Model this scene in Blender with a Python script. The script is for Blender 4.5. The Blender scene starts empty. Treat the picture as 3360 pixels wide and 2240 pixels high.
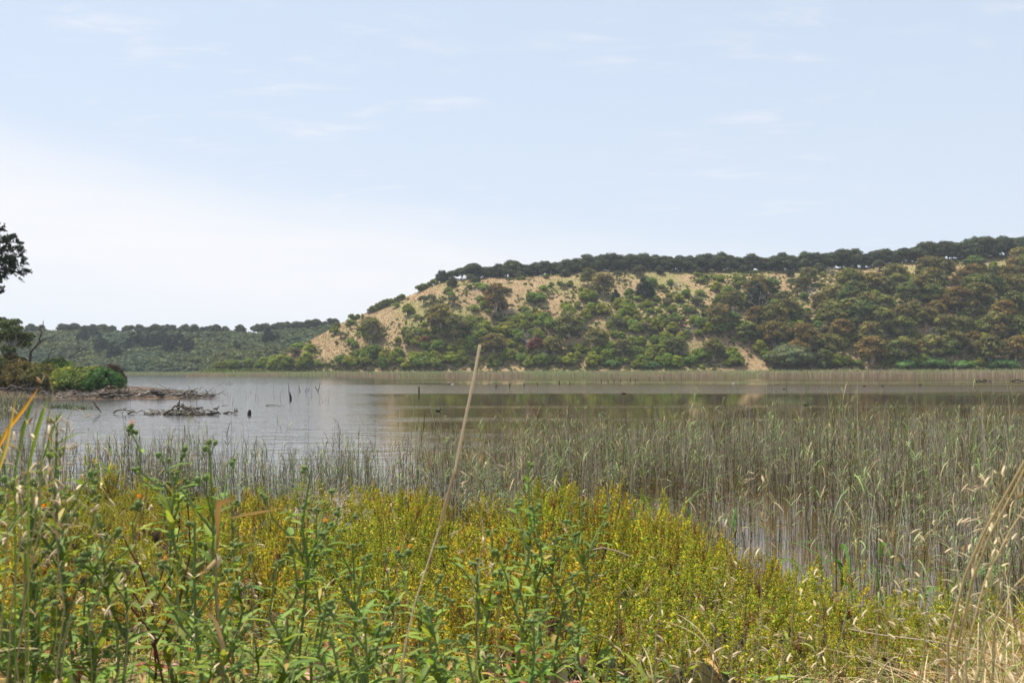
import bpy, math, random
import numpy as np
SC = bpy.context.scene
COL = SC.collection
# ---------------------------------------------------------------- camera
F = 995.6; HORIZON = 369.0; EYE = 3.0
PITCH = math.atan((HORIZON - 341.0) / F)
cam_d = bpy.data.cameras.new('camera'); cam = bpy.data.objects.new('camera', cam_d); COL.objects.link(cam)
cam.location = (0, 0, EYE); cam.rotation_euler = (math.pi / 2 + PITCH, 0, 0)
cam_d.sensor_width = 36; cam_d.lens = 35.0; cam_d.clip_start = 0.05; cam_d.clip_end = 30000
cam_d.dof.use_dof = True; cam_d.dof.focus_distance = 22.0; cam_d.dof.aperture_fstop = 10.0
SC.camera = cam
# ---------------------------------------------------------------- light
SUN_EL = math.radians(66); SUN_AZ = math.radians(-52)      # azimuth from +Y towards +X
sd = (math.sin(SUN_AZ) * math.cos(SUN_EL), math.cos(SUN_AZ) * math.cos(SUN_EL), math.sin(SUN_EL))
sun_d = bpy.data.lights.new('sun', 'SUN'); sun_d.energy = 5.0; sun_d.angle = math.radians(0.6); sun_d.color = (1, .94, .83)
sun = bpy.data.objects.new('sun', sun_d); COL.objects.link(sun)
from mathutils import Vector, Matrix
sun.rotation_euler = Vector(sd).to_track_quat('Z', 'Y').to_euler()
W = bpy.data.worlds.new('World'); SC.world = W; W.use_nodes = True

class NT:
    def __init__(s, nt): s.nt = nt; nt.nodes.clear()
    def n(s, t, **k):
        x = s.nt.nodes.new(t)
        for a, b in k.items(): setattr(x, a, b)
        return x
    def l(s, a, b): s.nt.links.new(a, b)
    def val(s, sock, v):
        if isinstance(v, (int, float)): sock.default_value = v
        elif isinstance(v, (tuple, list)): sock.default_value = tuple(v) + ((1,) if len(v) == 3 and sock.type == 'RGBA' else ())
        else: s.l(v, sock)
    def math(s, op, a, b=None, c=None, clamp=False):
        x = s.n('ShaderNodeMath', operation=op, use_clamp=clamp); s.val(x.inputs[0], a)
        if b is not None: s.val(x.inputs[1], b)
        if c is not None: s.val(x.inputs[2], c)
        return x.outputs[0]
    def ramp(s, v, lo, hi, a=0., b=1., smooth=True):
        x = s.n('ShaderNodeMapRange', interpolation_type='SMOOTHSTEP' if smooth else 'LINEAR')
        s.val(x.inputs[0], v); s.val(x.inputs[1], lo); s.val(x.inputs[2], hi); s.val(x.inputs[3], a); s.val(x.inputs[4], b)
        return x.outputs[0]
    def mix(s, f, a, b, mode='MIX'):
        x = s.n('ShaderNodeMix', data_type='RGBA', blend_type=mode)
        s.val(x.inputs[0], f); s.val(x.inputs[6], a); s.val(x.inputs[7], b)
        return x.outputs[2]
    def noise(s, vec, scale, detail=2, rough=.5, dist=0.):
        x = s.n('ShaderNodeTexNoise'); s.val(x.inputs['Scale'], scale); s.val(x.inputs['Detail'], detail); s.val(x.inputs['Roughness'], rough)
        s.val(x.inputs['Distortion'], dist)
        if vec is not None: s.l(vec, x.inputs['Vector'])
        return x.outputs[0]
    def mapping(s, vec, scale=(1, 1, 1), loc=(0, 0, 0), rot=(0, 0, 0)):
        x = s.n('ShaderNodeMapping'); s.l(vec, x.inputs[0]); x.inputs['Scale'].default_value = scale; x.inputs['Location'].default_value = loc; x.inputs['Rotation'].default_value = rot
        return x.outputs[0]

k = NT(W.node_tree)
sky = k.n('ShaderNodeTexSky', sky_type='NISHITA'); sky.sun_disc = False; sky.sun_elevation = SUN_EL; sky.sun_rotation = SUN_AZ
sky.air_density = 1.0; sky.dust_density = 1.2; sky.ozone_density = 1.6; sky.altitude = 0
geo = k.n('ShaderNodeTexCoord'); sep = k.n('ShaderNodeSeparateXYZ'); k.l(geo.outputs['Generated'], sep.inputs[0])
X, Y, Z = sep.outputs
az = k.math('ARCTAN2', X, Y); el = k.math('ARCSINE', Z)
# the broad thin veil of cloud, its upper edge slanting down from left to right
vec0 = k.n('ShaderNodeCombineXYZ'); k.l(az, vec0.inputs[0]); k.l(el, vec0.inputs[1])
v = vec0.outputs[0]
edge = k.math('MULTIPLY_ADD', az, -.145, .130)
wob = k.math('MULTIPLY_ADD', k.noise(k.mapping(v, (3, 9, 1)), 1.6, 5, .55), .05, -.025)
dd = k.math('ADD', k.math('SUBTRACT', el, edge), wob)
veil = k.ramp(dd, .040, -.045)
veil = k.math('MULTIPLY', veil, k.ramp(dd, -.20, -.07, .35, 1.))
veil = k.math('MULTIPLY', veil, k.ramp(k.noise(k.mapping(v, (2, 14, 1)), 2.2, 4, .6), .25, .75, .72, 1.))
# wisps, laid on a plane high above so that they shorten towards the horizon
den = k.math('ADD', k.math('MAXIMUM', Z, 0), .12)
pl = k.n('ShaderNodeCombineXYZ'); k.l(k.math('DIVIDE', X, den), pl.inputs[0]); k.l(k.math('DIVIDE', Y, den), pl.inputs[1])
w1 = k.ramp(k.noise(k.mapping(pl.outputs[0], (1.6, 3.6, 1), (3.1, .7, 0), (0, 0, -.25)), 2.0, 9, .64, .35), .50, .74)
w2 = k.ramp(k.noise(k.mapping(pl.outputs[0], (1, 1, 1), (5.2, 1.7, 0)), .8, 3, .5), .42, .58)
wisp = k.math('MULTIPLY', k.math('MULTIPLY', w1, w2), .5)
hz = k.ramp(el, .40, -.02, 0., .45)
m = k.math('MAXIMUM', veil, wisp); m = k.math('MULTIPLY', m, .98)
base = k.mix(.75, sky.outputs[0], (5.3, 6.05, 7.1))
c = k.mix(hz, base, (6.2, 6.5, 7.1))
c = k.mix(m, c, (7.0, 6.95, 7.1))
bg = k.n('ShaderNodeBackground'); bg.inputs[1].default_value = .090; k.l(c, bg.inputs[0])
wo = k.n('ShaderNodeOutputWorld'); k.l(bg.outputs[0], wo.inputs[0])
SC.view_settings.view_transform = 'Standard'; SC.view_settings.look = 'None'; SC.view_settings.gamma = 1; SC.view_settings.exposure = 0.62
SC.render.engine = 'CYCLES'; SC.cycles.max_bounces = 6; SC.cycles.diffuse_bounces = 3; SC.cycles.transmission_bounces = 3
SC.cycles.volume_bounces = 0; SC.cycles.use_denoising = True; SC.cycles.caustics_reflective = False; SC.cycles.caustics_refractive = False
# ---------------------------------------------------------------- materials
MATS = {}
def newmat(name):
    m = bpy.data.materials.new(name); m.use_nodes = True; MATS[name] = m
    return m, NT(m.node_tree)
def leafmat(name, trans=.3, rough=.55, objvar=.25, spec=.3, ttint=(1.25, 1.2, .55)):
    m, k = newmat(name)
    at = k.n('ShaderNodeAttribute', attribute_name='Col'); oi = k.n('ShaderNodeObjectInfo')
    hs = k.n('ShaderNodeHueSaturation')
    k.l(k.math('MULTIPLY_ADD', oi.outputs['Random'], -.05 * objvar / .25, .5 + .025 * objvar / .25), hs.inputs['Hue'])
    k.l(k.math('MULTIPLY_ADD', k.math('FRACT', k.math('MULTIPLY', oi.outputs['Random'], 17.3)), 2 * objvar, 1 - objvar), hs.inputs['Value'])
    k.l(at.outputs['Color'], hs.inputs['Color'])
    p = k.n('ShaderNodeBsdfPrincipled'); k.l(hs.outputs[0], p.inputs['Base Color']); p.inputs['Roughness'].default_value = rough
    p.inputs['Specular IOR Level'].default_value = spec
    o = k.n('ShaderNodeOutputMaterial')
    if trans > 0:
        t = k.n('ShaderNodeBsdfTranslucent'); k.l(k.mix(1., hs.outputs[0], ttint, 'MULTIPLY'), t.inputs[0])
        mx = k.n('ShaderNodeMixShader'); mx.inputs[0].default_value = trans; k.l(p.outputs[0], mx.inputs[1]); k.l(t.outputs[0], mx.inputs[2]); k.l(mx.outputs[0], o.inputs[0])
    else: k.l(p.outputs[0], o.inputs[0])
    return m
leafmat('tree_leaves', .14, .7, .20, .12)
leafmat('plant_leaves', .40, .55, .10, .14)
leafmat('dry_stems', .22, .6, .10, .25, (1.1, 1.0, .8))
leafmat('bark', 0, .85, .12, .15)
leafmat('driftwood_wood', 0, .8, .12, .2)
leafmat('feather', 0, .7, .0, .2)
def groundmat(name, f):
    m, k = newmat(name); tc = k.n('ShaderNodeTexCoord'); pos = tc.outputs['Object']
    p = k.n('ShaderNodeBsdfPrincipled'); p.inputs['Roughness'].default_value = .9; p.inputs['Specular IOR Level'].default_value = .1
    f(k, pos, p); o = k.n('ShaderNodeOutputMaterial'); k.l(p.outputs[0], o.inputs[0]); return m
def f_hill(k, pos, p):
    n1 = k.noise(pos, .035, 4, .6); n2 = k.noise(k.mapping(pos, (1, 1, 3)), .35, 5, .7); n3 = k.noise(pos, 2.2, 3, .7)
    c = k.mix(k.ramp(n2, .3, .7), (.255, .18, .095), (.34, .245, .138))
    c = k.mix(k.math('MULTIPLY', k.ramp(n3, .35, .7), .28), c, (.27, .18, .10))
    c = k.mix(k.ramp(n1, .46, .62, 0, .6), c, (.19, .205, .065))
    c = k.mix(k.ramp(k.noise(pos, .12, 4, .7), .60, .70, 0, .6), c, (.12, .15, .045))
    k.l(c, p.inputs['Base Color'])
    b = k.n('ShaderNodeBump'); b.inputs['Strength'].default_value = .6; b.inputs['Distance'].default_value = .8; k.l(k.noise(k.mapping(pos, (1, 1, 3)), .9, 4, .7), b.inputs['Height']); k.l(b.outputs[0], p.inputs['Normal'])
groundmat('hill_grass', f_hill)
def f_far(k, pos, p):
    n2 = k.noise(pos, .3, 4, .7)
    c = k.mix(k.ramp(n2, .4, .6), (.055, .075, .025), (.035, .05, .018))
    g = k.n('ShaderNodeSeparateXYZ'); k.l(pos, g.inputs[0])
    c = k.mix(k.ramp(g.outputs[2], 24., 25.5), c, (.33, .25, .14))
    k.l(c, p.inputs['Base Color'])
groundmat('far_hill_ground', f_far)
def f_bank(k, pos, p):
    n1 = k.noise(pos, 1.1, 4, .6); n2 = k.noise(pos, 22, 5, .75)
    c = k.mix(k.ramp(n1, .4, .6), (.20, .115, .05), (.30, .20, .10)); c = k.mix(k.ramp(n2, .38, .62), (.09, .055, .028), c)
    g = k.n('ShaderNodeSeparateXYZ'); k.l(pos, g.inputs[0])
    c = k.mix(k.ramp(g.outputs[2], .12, -.05), c, (.06, .045, .028))
    k.l(c, p.inputs['Base Color'])
    b = k.n('ShaderNodeBump'); b.inputs['Distance'].default_value = .05; k.l(n2, b.inputs['Height']); k.l(b.outputs[0], p.inputs['Normal'])
groundmat('bank_soil', f_bank)
def f_flat(k, pos, p):
    c = k.mix(k.ramp(k.noise(pos, .02, 5, .6), .4, .6), (.10, .12, .04), (.26, .2, .11)); k.l(c, p.inputs['Base Color'])
groundmat('plain_ground', f_flat)
def f_mud(k, pos, p):
    c = k.mix(k.ramp(k.noise(pos, 1.2, 5, .7), .4, .6), (.055, .04, .03), (.13, .085, .05)); k.l(c, p.inputs['Base Color'])
groundmat('mud', f_mud)
m, k = newmat('lake_water'); tc = k.n('ShaderNodeTexCoord'); pos = tc.outputs['Object']
p = k.n('ShaderNodeBsdfPrincipled'); p.inputs['IOR'].default_value = 1.45
sx = k.n('ShaderNodeSeparateXYZ'); k.l(pos, sx.inputs[0])
dist = k.n('ShaderNodeVectorMath', operation='LENGTH'); k.l(pos, dist.inputs[0]); D = dist.outputs['Value']
# wind: lanes of ruffled water across calm water; the left (open) side is ruffled throughout
lanes = k.noise(k.mapping(pos, (.0035, .042, 1), (0, 1.3, 0), (0, 0, .06)), 1., 4, .55, .4)
lanes = k.ramp(lanes, .50, .57)
azw = k.math('ARCTAN2', sx.outputs[0], sx.outputs[1])
left = k.ramp(k.math('ADD', azw, k.math('MULTIPLY_ADD', k.noise(pos, .03, 3, .6), .16, -.08)), -.08, -.19)
yw = k.math('ADD', sx.outputs[1], k.math('MULTIPLY_ADD', k.noise(k.mapping(pos, (.006, .03, 1)), 1., 3, .6), 60, -30)); band = k.math('MULTIPLY', k.ramp(yw, 122, 134), k.ramp(yw, 205, 180)); band2 = k.math('MULTIPLY', k.ramp(yw, 262, 275), k.ramp(yw, 318, 300))
lanes = k.math('MULTIPLY', lanes, k.ramp(sx.outputs[1], 50, 100, .5, .8)); lanes = k.math('MAXIMUM', lanes, k.math('MAXIMUM', band, k.math('MULTIPLY', band2, .6)))
wind = k.math('MAXIMUM', lanes, left)
k.l(k.mix(left, (.072, .046, .011), (.046, .042, .037)), p.inputs['Base Color'])
wind = k.math('MULTIPLY', wind, k.ramp(D, 14, 60, .45, 1.))
r1 = k.noise(k.mapping(pos, (.55, 1.5, 1)), 1., 3, .55, .3); r2 = k.noise(k.mapping(pos, (2.2, 6, 1)), 1., 2, .5)
r3 = k.noise(k.mapping(pos, (.22, .62, 1)), 1., 2, .5, .5)
hgt = k.math('ADD', k.math('ADD', k.math('MULTIPLY', r1, .55), k.math('MULTIPLY', r2, .16)), k.math('MULTIPLY', r3, .8))
b = k.n('ShaderNodeBump'); b.inputs['Strength'].default_value = 1; k.l(k.math('MULTIPLY', k.math('ADD', k.math('MULTIPLY_ADD', wind, .072, .004), k.math('MULTIPLY', band, .07)), k.ramp(D, 40, 260, 1., .6)), b.inputs['Distance']); k.l(hgt, b.inputs['Height'])
k.l(b.outputs[0], p.inputs['Normal']); k.l(k.math('MULTIPLY_ADD', wind, .10, .02), p.inputs['Roughness'])
o = k.n('ShaderNodeOutputMaterial'); k.l(p.outputs[0], o.inputs[0])
# ---------------------------------------------------------------- mesh tools
class MB:
    def __init__(s): s.v = []; s.t = []; s.q = []; s.c = []; s.n = 0
    def add(s, v, f, c):
        v = np.asarray(v, float).reshape(-1, 3); f = np.asarray(f, int)
        c = np.asarray(c, float)
        if c.ndim == 1: c = np.broadcast_to(c, v.shape)
        (s.t if f.shape[1] == 3 else s.q).append(f + s.n); s.v.append(v); s.c.append(c); s.n += len(v)
        return s
    def arrays(s):
        z3 = np.zeros((0, 3), int); z4 = np.zeros((0, 4), int)
        return (np.concatenate(s.v), np.concatenate(s.t) if s.t else z3, np.concatenate(s.q) if s.q else z4, np.concatenate(s.c))
    def mesh(s, name, mat, smooth=False):
        v, t, q, c = s.arrays(); me = bpy.data.meshes.new(name)
        me.vertices.add(len(v)); me.vertices.foreach_set('co', v.astype(np.float32).ravel())
        nl = t.size + q.size; me.loops.add(nl); me.loops.foreach_set('vertex_index', np.concatenate([t.ravel(), q.ravel()]).astype(np.int32))
        npoly = len(t) + len(q); me.polygons.add(npoly)
        st = np.concatenate([np.arange(len(t)) * 3, len(t) * 3 + np.arange(len(q)) * 4]).astype(np.int32)
        me.polygons.foreach_set('loop_start', st)
        if smooth: me.polygons.foreach_set('use_smooth', np.ones(npoly, bool))
        a = me.attributes.new('Col', 'FLOAT_COLOR', 'POINT')
        a.data.foreach_set('color', np.concatenate([np.clip(c, 0, 1), np.ones((len(c), 1))], 1).astype(np.float32).ravel())
        me.materials.append(MATS[mat]); me.update(calc_edges=True); return me
    def merge(s, o, M=None, T=(0, 0, 0), cm=1.):
        v, t, q, c = o.arrays()
        if M is not None: v = v @ np.asarray(M).T
        v = v + np.asarray(T); n0 = s.n
        s.v.append(v); s.c.append(c * cm); s.n += len(v)
        if len(t): s.t.append(t + n0)
        if len(q): s.q.append(q + n0)
def scatter(mb, tpl, R, T, cm):
    """copies of template tpl (an MB) with matrices R (N,3,3), places T (N,3), colour factors cm (N,3)"""
    v, t, q, c = tpl.arrays(); N = len(T)
    if N == 0: return
    V = np.einsum('nij,vj->nvi', R, v) + T[:, None, :]; C = c[None] * cm[:, None, :]
    off = (np.arange(N) * len(v))[:, None, None]; n0 = mb.n
    mb.v.append(V.reshape(-1, 3)); mb.c.append(C.reshape(-1, 3)); mb.n += N * len(v)
    if len(t): mb.t.append((t[None] + off).reshape(-1, 3) + n0)
    if len(q): mb.q.append((q[None] + off).reshape(-1, 4) + n0)
def link(name, me, parent=None):
    o = bpy.data.objects.new(name, me); COL.objects.link(o)
    if parent is not None: o.parent = parent
    return o
def tag(o, label=None, cat=None, group=None, kind=None):
    if label: o['label'] = label
    if cat: o['category'] = cat
    if group: o['group'] = group
    if kind or cat: o['kind'] = kind or 'thing'
    return o
def thing(name, loc, parts, rz=0, s=1., label=None, cat=None, group=None):
    """an Empty at the thing's base with its parts: (name, mesh[, [(subname, mesh)...]])"""
    o = bpy.data.objects.new(name, None); o.empty_display_size = .1; COL.objects.link(o)
    o.location = loc; o.rotation_euler = (0, 0, rz); o.scale = (s, s, s) if isinstance(s, (int, float)) else s
    for p in parts:
        c = link(p[0], p[1], o)
        for sp in (p[2] if len(p) > 2 else []): link(sp[0], sp[1], c)
    return tag(o, label, cat, group)
def rotz(a):
    a = np.asarray(a); c, s_ = np.cos(a), np.sin(a); z = np.zeros_like(c); o = np.ones_like(c)
    return np.stack([np.stack([c, -s_, z], -1), np.stack([s_, c, z], -1), np.stack([z, z, o], -1)], -2)
def rotx(a):
    a = np.asarray(a); c, s_ = np.cos(a), np.sin(a); z = np.zeros_like(c); o = np.ones_like(c)
    return np.stack([np.stack([o, z, z], -1), np.stack([z, c, -s_], -1), np.stack([z, s_, c], -1)], -2)
def roty(a):
    a = np.asarray(a); c, s_ = np.cos(a), np.sin(a); z = np.zeros_like(c); o = np.ones_like(c)
    return np.stack([np.stack([c, z, s_], -1), np.stack([z, o, z], -1), np.stack([-s_, z, c], -1)], -2)
def frames(nrm, rng, s):
    """matrices whose z axis is nrm, spun at random, scaled s (N,) or (N,3)"""
    nrm = nrm / (np.linalg.norm(nrm, axis=1, keepdims=True) + 1e-9); N = len(nrm)
    a = rng.normal(size=(N, 3)); x = np.cross(a, nrm); x /= np.linalg.norm(x, axis=1, keepdims=True) + 1e-9; y = np.cross(nrm, x)
    M = np.stack([x, y, nrm], 2); s = np.asarray(s)
    return M * (s[:, None, None] if s.ndim == 1 else s[:, None, :])
def tube(mb, pts, rad, col, sides=5):
    pts = np.asarray(pts, float); n = len(pts); rad = np.broadcast_to(rad, (n,)); col = np.asarray(col, float)
    d = np.gradient(pts, axis=0); d /= np.linalg.norm(d, axis=1, keepdims=True) + 1e-9
    ref = np.array([0, 0, 1.]) if abs(d[:, 2]).mean() < .8 else np.array([1., 0, 0])
    x = np.cross(d, ref); x /= np.linalg.norm(x, axis=1, keepdims=True) + 1e-9; y = np.cross(d, x)
    a = np.arange(sides) * 2 * math.pi / sides
    v = pts[:, None] + rad[:, None, None] * (np.cos(a)[None, :, None] * x[:, None] + np.sin(a)[None, :, None] * y[:, None])
    i = np.arange(n - 1)[:, None] * sides; j = np.arange(sides)[None]; j2 = (j + 1) % sides
    f = np.stack([i + j, i + j2, i + sides + j2, i + sides + j], -1).reshape(-1, 4)
    c = col if col.ndim == 1 else np.repeat(col, sides, 0)
    n0 = mb.n; mb.add(v.reshape(-1, 3), f, c)
    if rad[-1] > .004: # cap the end
        mb.add(np.concatenate([v[-1], pts[-1:] + d[-1] * rad[-1] * .3]), [[q, (q + 1) % sides, sides] for q in range(sides)], c if c.ndim == 1 else np.broadcast_to(col[-1], (sides + 1, 3)))
def wiggle(rng, a, b, n=6, amp=.05, sag=0.):
    a = np.asarray(a, float); b = np.asarray(b, float); t = np.linspace(0, 1, n)[:, None]; L = np.linalg.norm(b - a)
    p = a + (b - a) * t; w = rng.normal(size=(n, 3)) * amp * L; w[0] = 0; w[-1] *= .3
    p = p + w; p[:, 2] -= (sag * L * np.sin(math.pi * t))[:, 0]; return p
def ico(sub=1):
    import bmesh
    bm = bmesh.new(); bmesh.ops.create_icosphere(bm, subdivisions=sub, radius=1); bm.verts.ensure_lookup_table()
    v = np.array([x.co[:] for x in bm.verts]); f = np.array([[y.index for y in x.verts] for x in bm.faces]); bm.free(); return v, f
ICO1, ICO2 = ico(1), ico(2)
# ---------------------------------------------------------------- picture <-> place (layout only)
def ray(u, row):
    xc = (u - 512) / F; yc = (341.0 - row) / F
    y = math.cos(PITCH) - yc * math.sin(PITCH); z = math.sin(PITCH) + yc * math.cos(PITCH)
    return xc / y, z / y
def at(u, row, d):
    a, b = ray(u, row); return np.array([a * d, d, EYE + b * d])
def water_at(u, row):
    a, b = ray(u, row); d = -EYE / b; return np.array([a * d, d, 0.])
def to_px(p):
    x, y, z = p[0], p[1], p[2] - EYE; fw = y * math.cos(PITCH) + z * math.sin(PITCH); up = -y * math.sin(PITCH) + z * math.cos(PITCH)
    return 512 + F * x / fw, 341 - F * up / fw
def vnoise(x, y, seed=0):
    """smooth value noise, vectorised"""
    xi = np.floor(x); yi = np.floor(y); fx = x - xi; fy = y - yi; fx = fx * fx * (3 - 2 * fx); fy = fy * fy * (3 - 2 * fy)
    def h(a, b): q = np.sin(a * 127.1 + b * 311.7 + seed * 74.7) * 43758.5453; return q - np.floor(q)
    return (h(xi, yi) * (1 - fx) + h(xi + 1, yi) * fx) * (1 - fy) + (h(xi, yi + 1) * (1 - fx) + h(xi + 1, yi + 1) * fx) * fy
def grid_mesh(name, P, mat, kind='structure', smooth=True):
    nu, nv = P.shape[:2]; i = np.arange(nu - 1)[:, None] * nv; j = np.arange(nv - 1)[None]
    f = np.stack([i + j, i + nv + j, i + nv + j + 1, i + j + 1], -1).reshape(-1, 4)
    mb = MB(); mb.add(P.reshape(-1, 3), f, (.5, .5, .5)); o = link(name, mb.mesh(name, mat, smooth)); return tag(o, kind=kind)
ss = lambda t: np.clip(t, 0, 1) ** 2 * (3 - 2 * np.clip(t, 0, 1))
# ---------------------------------------------------------------- the ground, lake and hills
r_ = np.concatenate([np.linspace(-3000, -1200, 14), np.linspace(-1000, 1000, 41), np.linspace(1200, 3000, 14)])
GX, GY = np.meshgrid(r_, r_ + 300, indexing='ij')
dl = np.maximum(np.abs(GX) - 700, 0); dl = np.hypot(dl, np.maximum(np.maximum(GY - 640, -GY - 5), 0))
GZ = -2.2 + np.clip(dl, 0, 150) / 150 * 16.
grid_mesh('ground', np.stack([GX, GY, np.where(GY < -20, np.minimum(GZ, 1.0), GZ)], -1), 'plain_ground')
wx = np.linspace(-900, 900, 3); wy = np.linspace(3.0, 640, 3); WX, WY = np.meshgrid(wx, wy, indexing='ij')
grid_mesh('lake', np.stack([WX, WY, WX * 0], -1), 'lake_water', smooth=False)
# main hill
CU = [170, 200, 240, 262, 280.7, 308.4, 339.8, 368, 404.4, 435.5, 453.8, 474.5, 541, 600, 646, 693, 740, 784, 818, 867, 890, 937, 972, 1023, 1100, 1300, 1600]
CR = [371.5, 370.0, 367.5, 363, 356.3, 340.7, 323.7, 311.5, 297.1, 284.3, 280.4, 277.6, 275.2, 270.6, 269.4, 270.3, 269.4, 270, 268.2, 267, 263.3, 260, 256.6, 254.2, 250, 243, 240]
def waterline(u): return np.interp(u, [170, 200, 262, 400, 512, 600, 1024, 1600], [412, 412, 409, 397, 386, 380, 362, 345])
def foot(u): return waterline(u) + 20
def crest_d(u): return np.interp(u, [170, 200, 280, 340, 450, 600, 1024, 1600], [446, 450, 458, 470, 492, 500, 508, 515])
def crest_z(u):
    row = np.interp(u, CU, CR); yc = (341. - row) / F
    return EYE + (math.sin(PITCH) + yc * math.cos(PITCH)) / (math.cos(PITCH) - yc * math.sin(PITCH)) * crest_d(u)
def hill_z(u, d):
    d0, dc, zc = foot(u), crest_d(u), crest_z(u); t = (d - d0) / (dc - d0)
    tt = np.clip(t, 0, 1); prof = .62 * tt + .38 * (1 - (1 - tt) ** 2) ; prof = prof * (.25 + .75 * ss(tt * 3.2)) * 1.0
    z = .3 + (zc - .3) * prof + np.where(t < 0, (d - d0) * .03, 0)
    xw = (u - 512) / F * d
    nz = (vnoise(xw / 34, d / 60, 1) - .5) * 9 + (vnoise(xw / 12, d / 18, 2) - .5) * 2.4 + (vnoise(xw / 4, d / 4, 5) - .5) * .7
    z = z + nz * np.sin(math.pi * tt) ** .8 * np.clip(zc / 50, 0.1, 1)
    return z - np.where(t > 1, np.minimum((d - dc) * .16, zc + 2.), 0)
U = np.concatenate([np.linspace(208, 460, 90), np.linspace(464, 1060, 150), np.linspace(1066, 1600, 40)])
P = []
for u in U:
    d0, dc = foot(u), crest_d(u); ds = np.concatenate([[d0 - 18, d0 - 8], np.linspace(d0, dc, 60), dc + np.array([2, 5, 10, 20, 40, 80, 160])])
    z = hill_z(u, ds); P.append(np.stack([(u - 512) / F * ds, ds, z], -1))
grid_mesh('hill', np.array(P), 'hill_grass')
# far hill on the left
def far_cr(u): return np.interp(u, [-500, 0, 60, 250, 300, 340, 420, 520], [332, 334, 333.8, 335, 331.5, 326.5, 324, 324])
def far_z(u, d):
    zc = EYE + (HORIZON - far_cr(u)) / F * 640; t = (d - 530) / 110.; tt = np.clip(t, 0, 1)
    xw = (u - 512) / F * d; z = .3 + (zc - .3) * (tt * .8 + .2 * ss(tt)) + ((vnoise(xw / 40, d / 60, 3) - .5) * 6 + (vnoise(xw / 14, d / 14, 4) - .5) * 2) * np.sin(math.pi * tt)
    return z - np.where(t < 0, (530 - d) * .1, 0) - np.where(t > 1, (d - 640) * .05, 0)
P = []
for u in np.linspace(-500, 520, 110):
    ds = np.concatenate([[505, 520], np.linspace(530, 640, 30), [650, 680, 760]]); P.append(np.stack([(u - 512) / F * ds, ds, far_z(u, ds)], -1))
grid_mesh('far_hill', np.array(P), 'far_hill_ground')
# the bank we stand on
SU = np.array([-3000, -600, -200, 60, 200, 320, 480, 600, 714, 818, 936, 1024, 1400, 4000.])
SY = np.array([25, 25, 24, 22.5, 21, 18.5, 16.5, 15.6, 14.2, 11.3, 9.4, 8.6, 7.2, 6.])
def shore_y(u): return np.interp(u, SU, SY)
def bank_z(x, y):
    x = np.asarray(x, float); y = np.asarray(y, float); yy = np.maximum(y, .8); u = 512 + F * x / yy
    z = np.interp(y, [-50, 3, 4, 5.5, 7.5, 9, 12, 17, 40], [1.75, 1.75, 1.58, 1.22, .8, .55, .38, .26, .22])
    e = (shore_y(u) - y); n = (vnoise(x * 1.3, y * 1.3, 7) - .5) * .12 + (vnoise(x * 4, y * 4, 8) - .5) * .05
    z = (z + n) * ss((e + .6) / 3.4) + np.minimum(e, 0) * .16 - .12 * ss(-e * 2)
    return np.maximum(z, -2.4)
P = []
for u in np.concatenate([np.linspace(-2600, -400, 14), np.linspace(-340, 1400, 120), np.linspace(1500, 3800, 14)]):
    ds = np.concatenate([np.linspace(1.2, 26, 110), [30, 38]]); xs = (u - 512) / F * ds; P.append(np.stack([xs, ds, bank_z(xs, ds)], -1))
grid_mesh('bank', np.array(P), 'bank_soil')
xs, ys = np.meshgrid(np.linspace(-9, 9, 40), np.linspace(-14, 1.6, 30), indexing='ij')
zz = bank_z(xs, np.full_like(ys, 1.2)) - .03
zz = np.where(ys > 1.2, zz - .05, zz)
grid_mesh('bank_top', np.stack([xs, ys, zz], -1), 'bank_soil')
# low spit on the left
def spit_z(x, y):
    e = 1 - np.sqrt(((x + 75) / 33) ** 4 + ((y - 126) / 22) ** 2); return np.clip(e * 2.2, -1.5, .7) + (vnoise(x / 2, y / 2, 9) - .5) * .15
xs, ys = np.meshgrid(np.linspace(-115, -8, 70), np.linspace(95, 165, 50), indexing='ij')
grid_mesh('spit', np.stack([xs, ys, spit_z(xs, ys)], -1), 'mud')
# ---------------------------------------------------------------- tree crowns
def leafquad(w=.5, l=1., fold=.12):
    mb = MB(); mb.add([[0, 0, 0], [w / 2, l * .45, fold], [0, l, 0], [-w / 2, l * .45, fold]], [[0, 1, 2], [0, 2, 3]], (1, 1, 1)); return mb
def clump_tpl(rng, n=5, w=.45):
    mb = MB(); lq = leafquad(w)
    for i in range(n): mb.merge(lq, rotz(rng.uniform(0, 6.3)) @ rotx(rng.uniform(-.15, .65)), cm=rng.uniform(.75, 1.25))
    return mb
rng = np.random.default_rng(7)
CL = clump_tpl(rng, 4)
def lobe(mb, c, r, col, rng, n, leaf, core=.82, flat=.8, up=.35, jit=.22):
    """a rounded bough: knobbly inner body and a skin of leaf clumps"""
    r = np.asarray(r, float) * np.ones(3); r = r * np.array([1, 1, flat])
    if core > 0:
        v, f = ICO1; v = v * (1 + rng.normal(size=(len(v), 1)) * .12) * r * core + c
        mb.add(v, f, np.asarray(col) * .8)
    d = rng.normal(size=(n, 3)); d /= np.linalg.norm(d, axis=1, keepdims=True); d[:, 2] = np.where((d[:, 2] < -.1) & (rng.random(n) < up * 1.6), -d[:, 2], d[:, 2])
    p = c + d * r * (.92 + rng.normal(size=(n, 1)) * .10)
    nr = d + rng.normal(size=(n, 3)) * .32 + np.array([0, 0, .25])
    R = frames(nr, rng, leaf * rng.uniform(.7, 1.3, n)); cm = np.asarray(col)[None] * (1 + rng.normal(size=(n, 1)) * jit) * (1 + rng.normal(size=(n, 3)) * .05)
    scatter(mb, CL, R, p, np.clip(cm, .004, 1))
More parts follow.
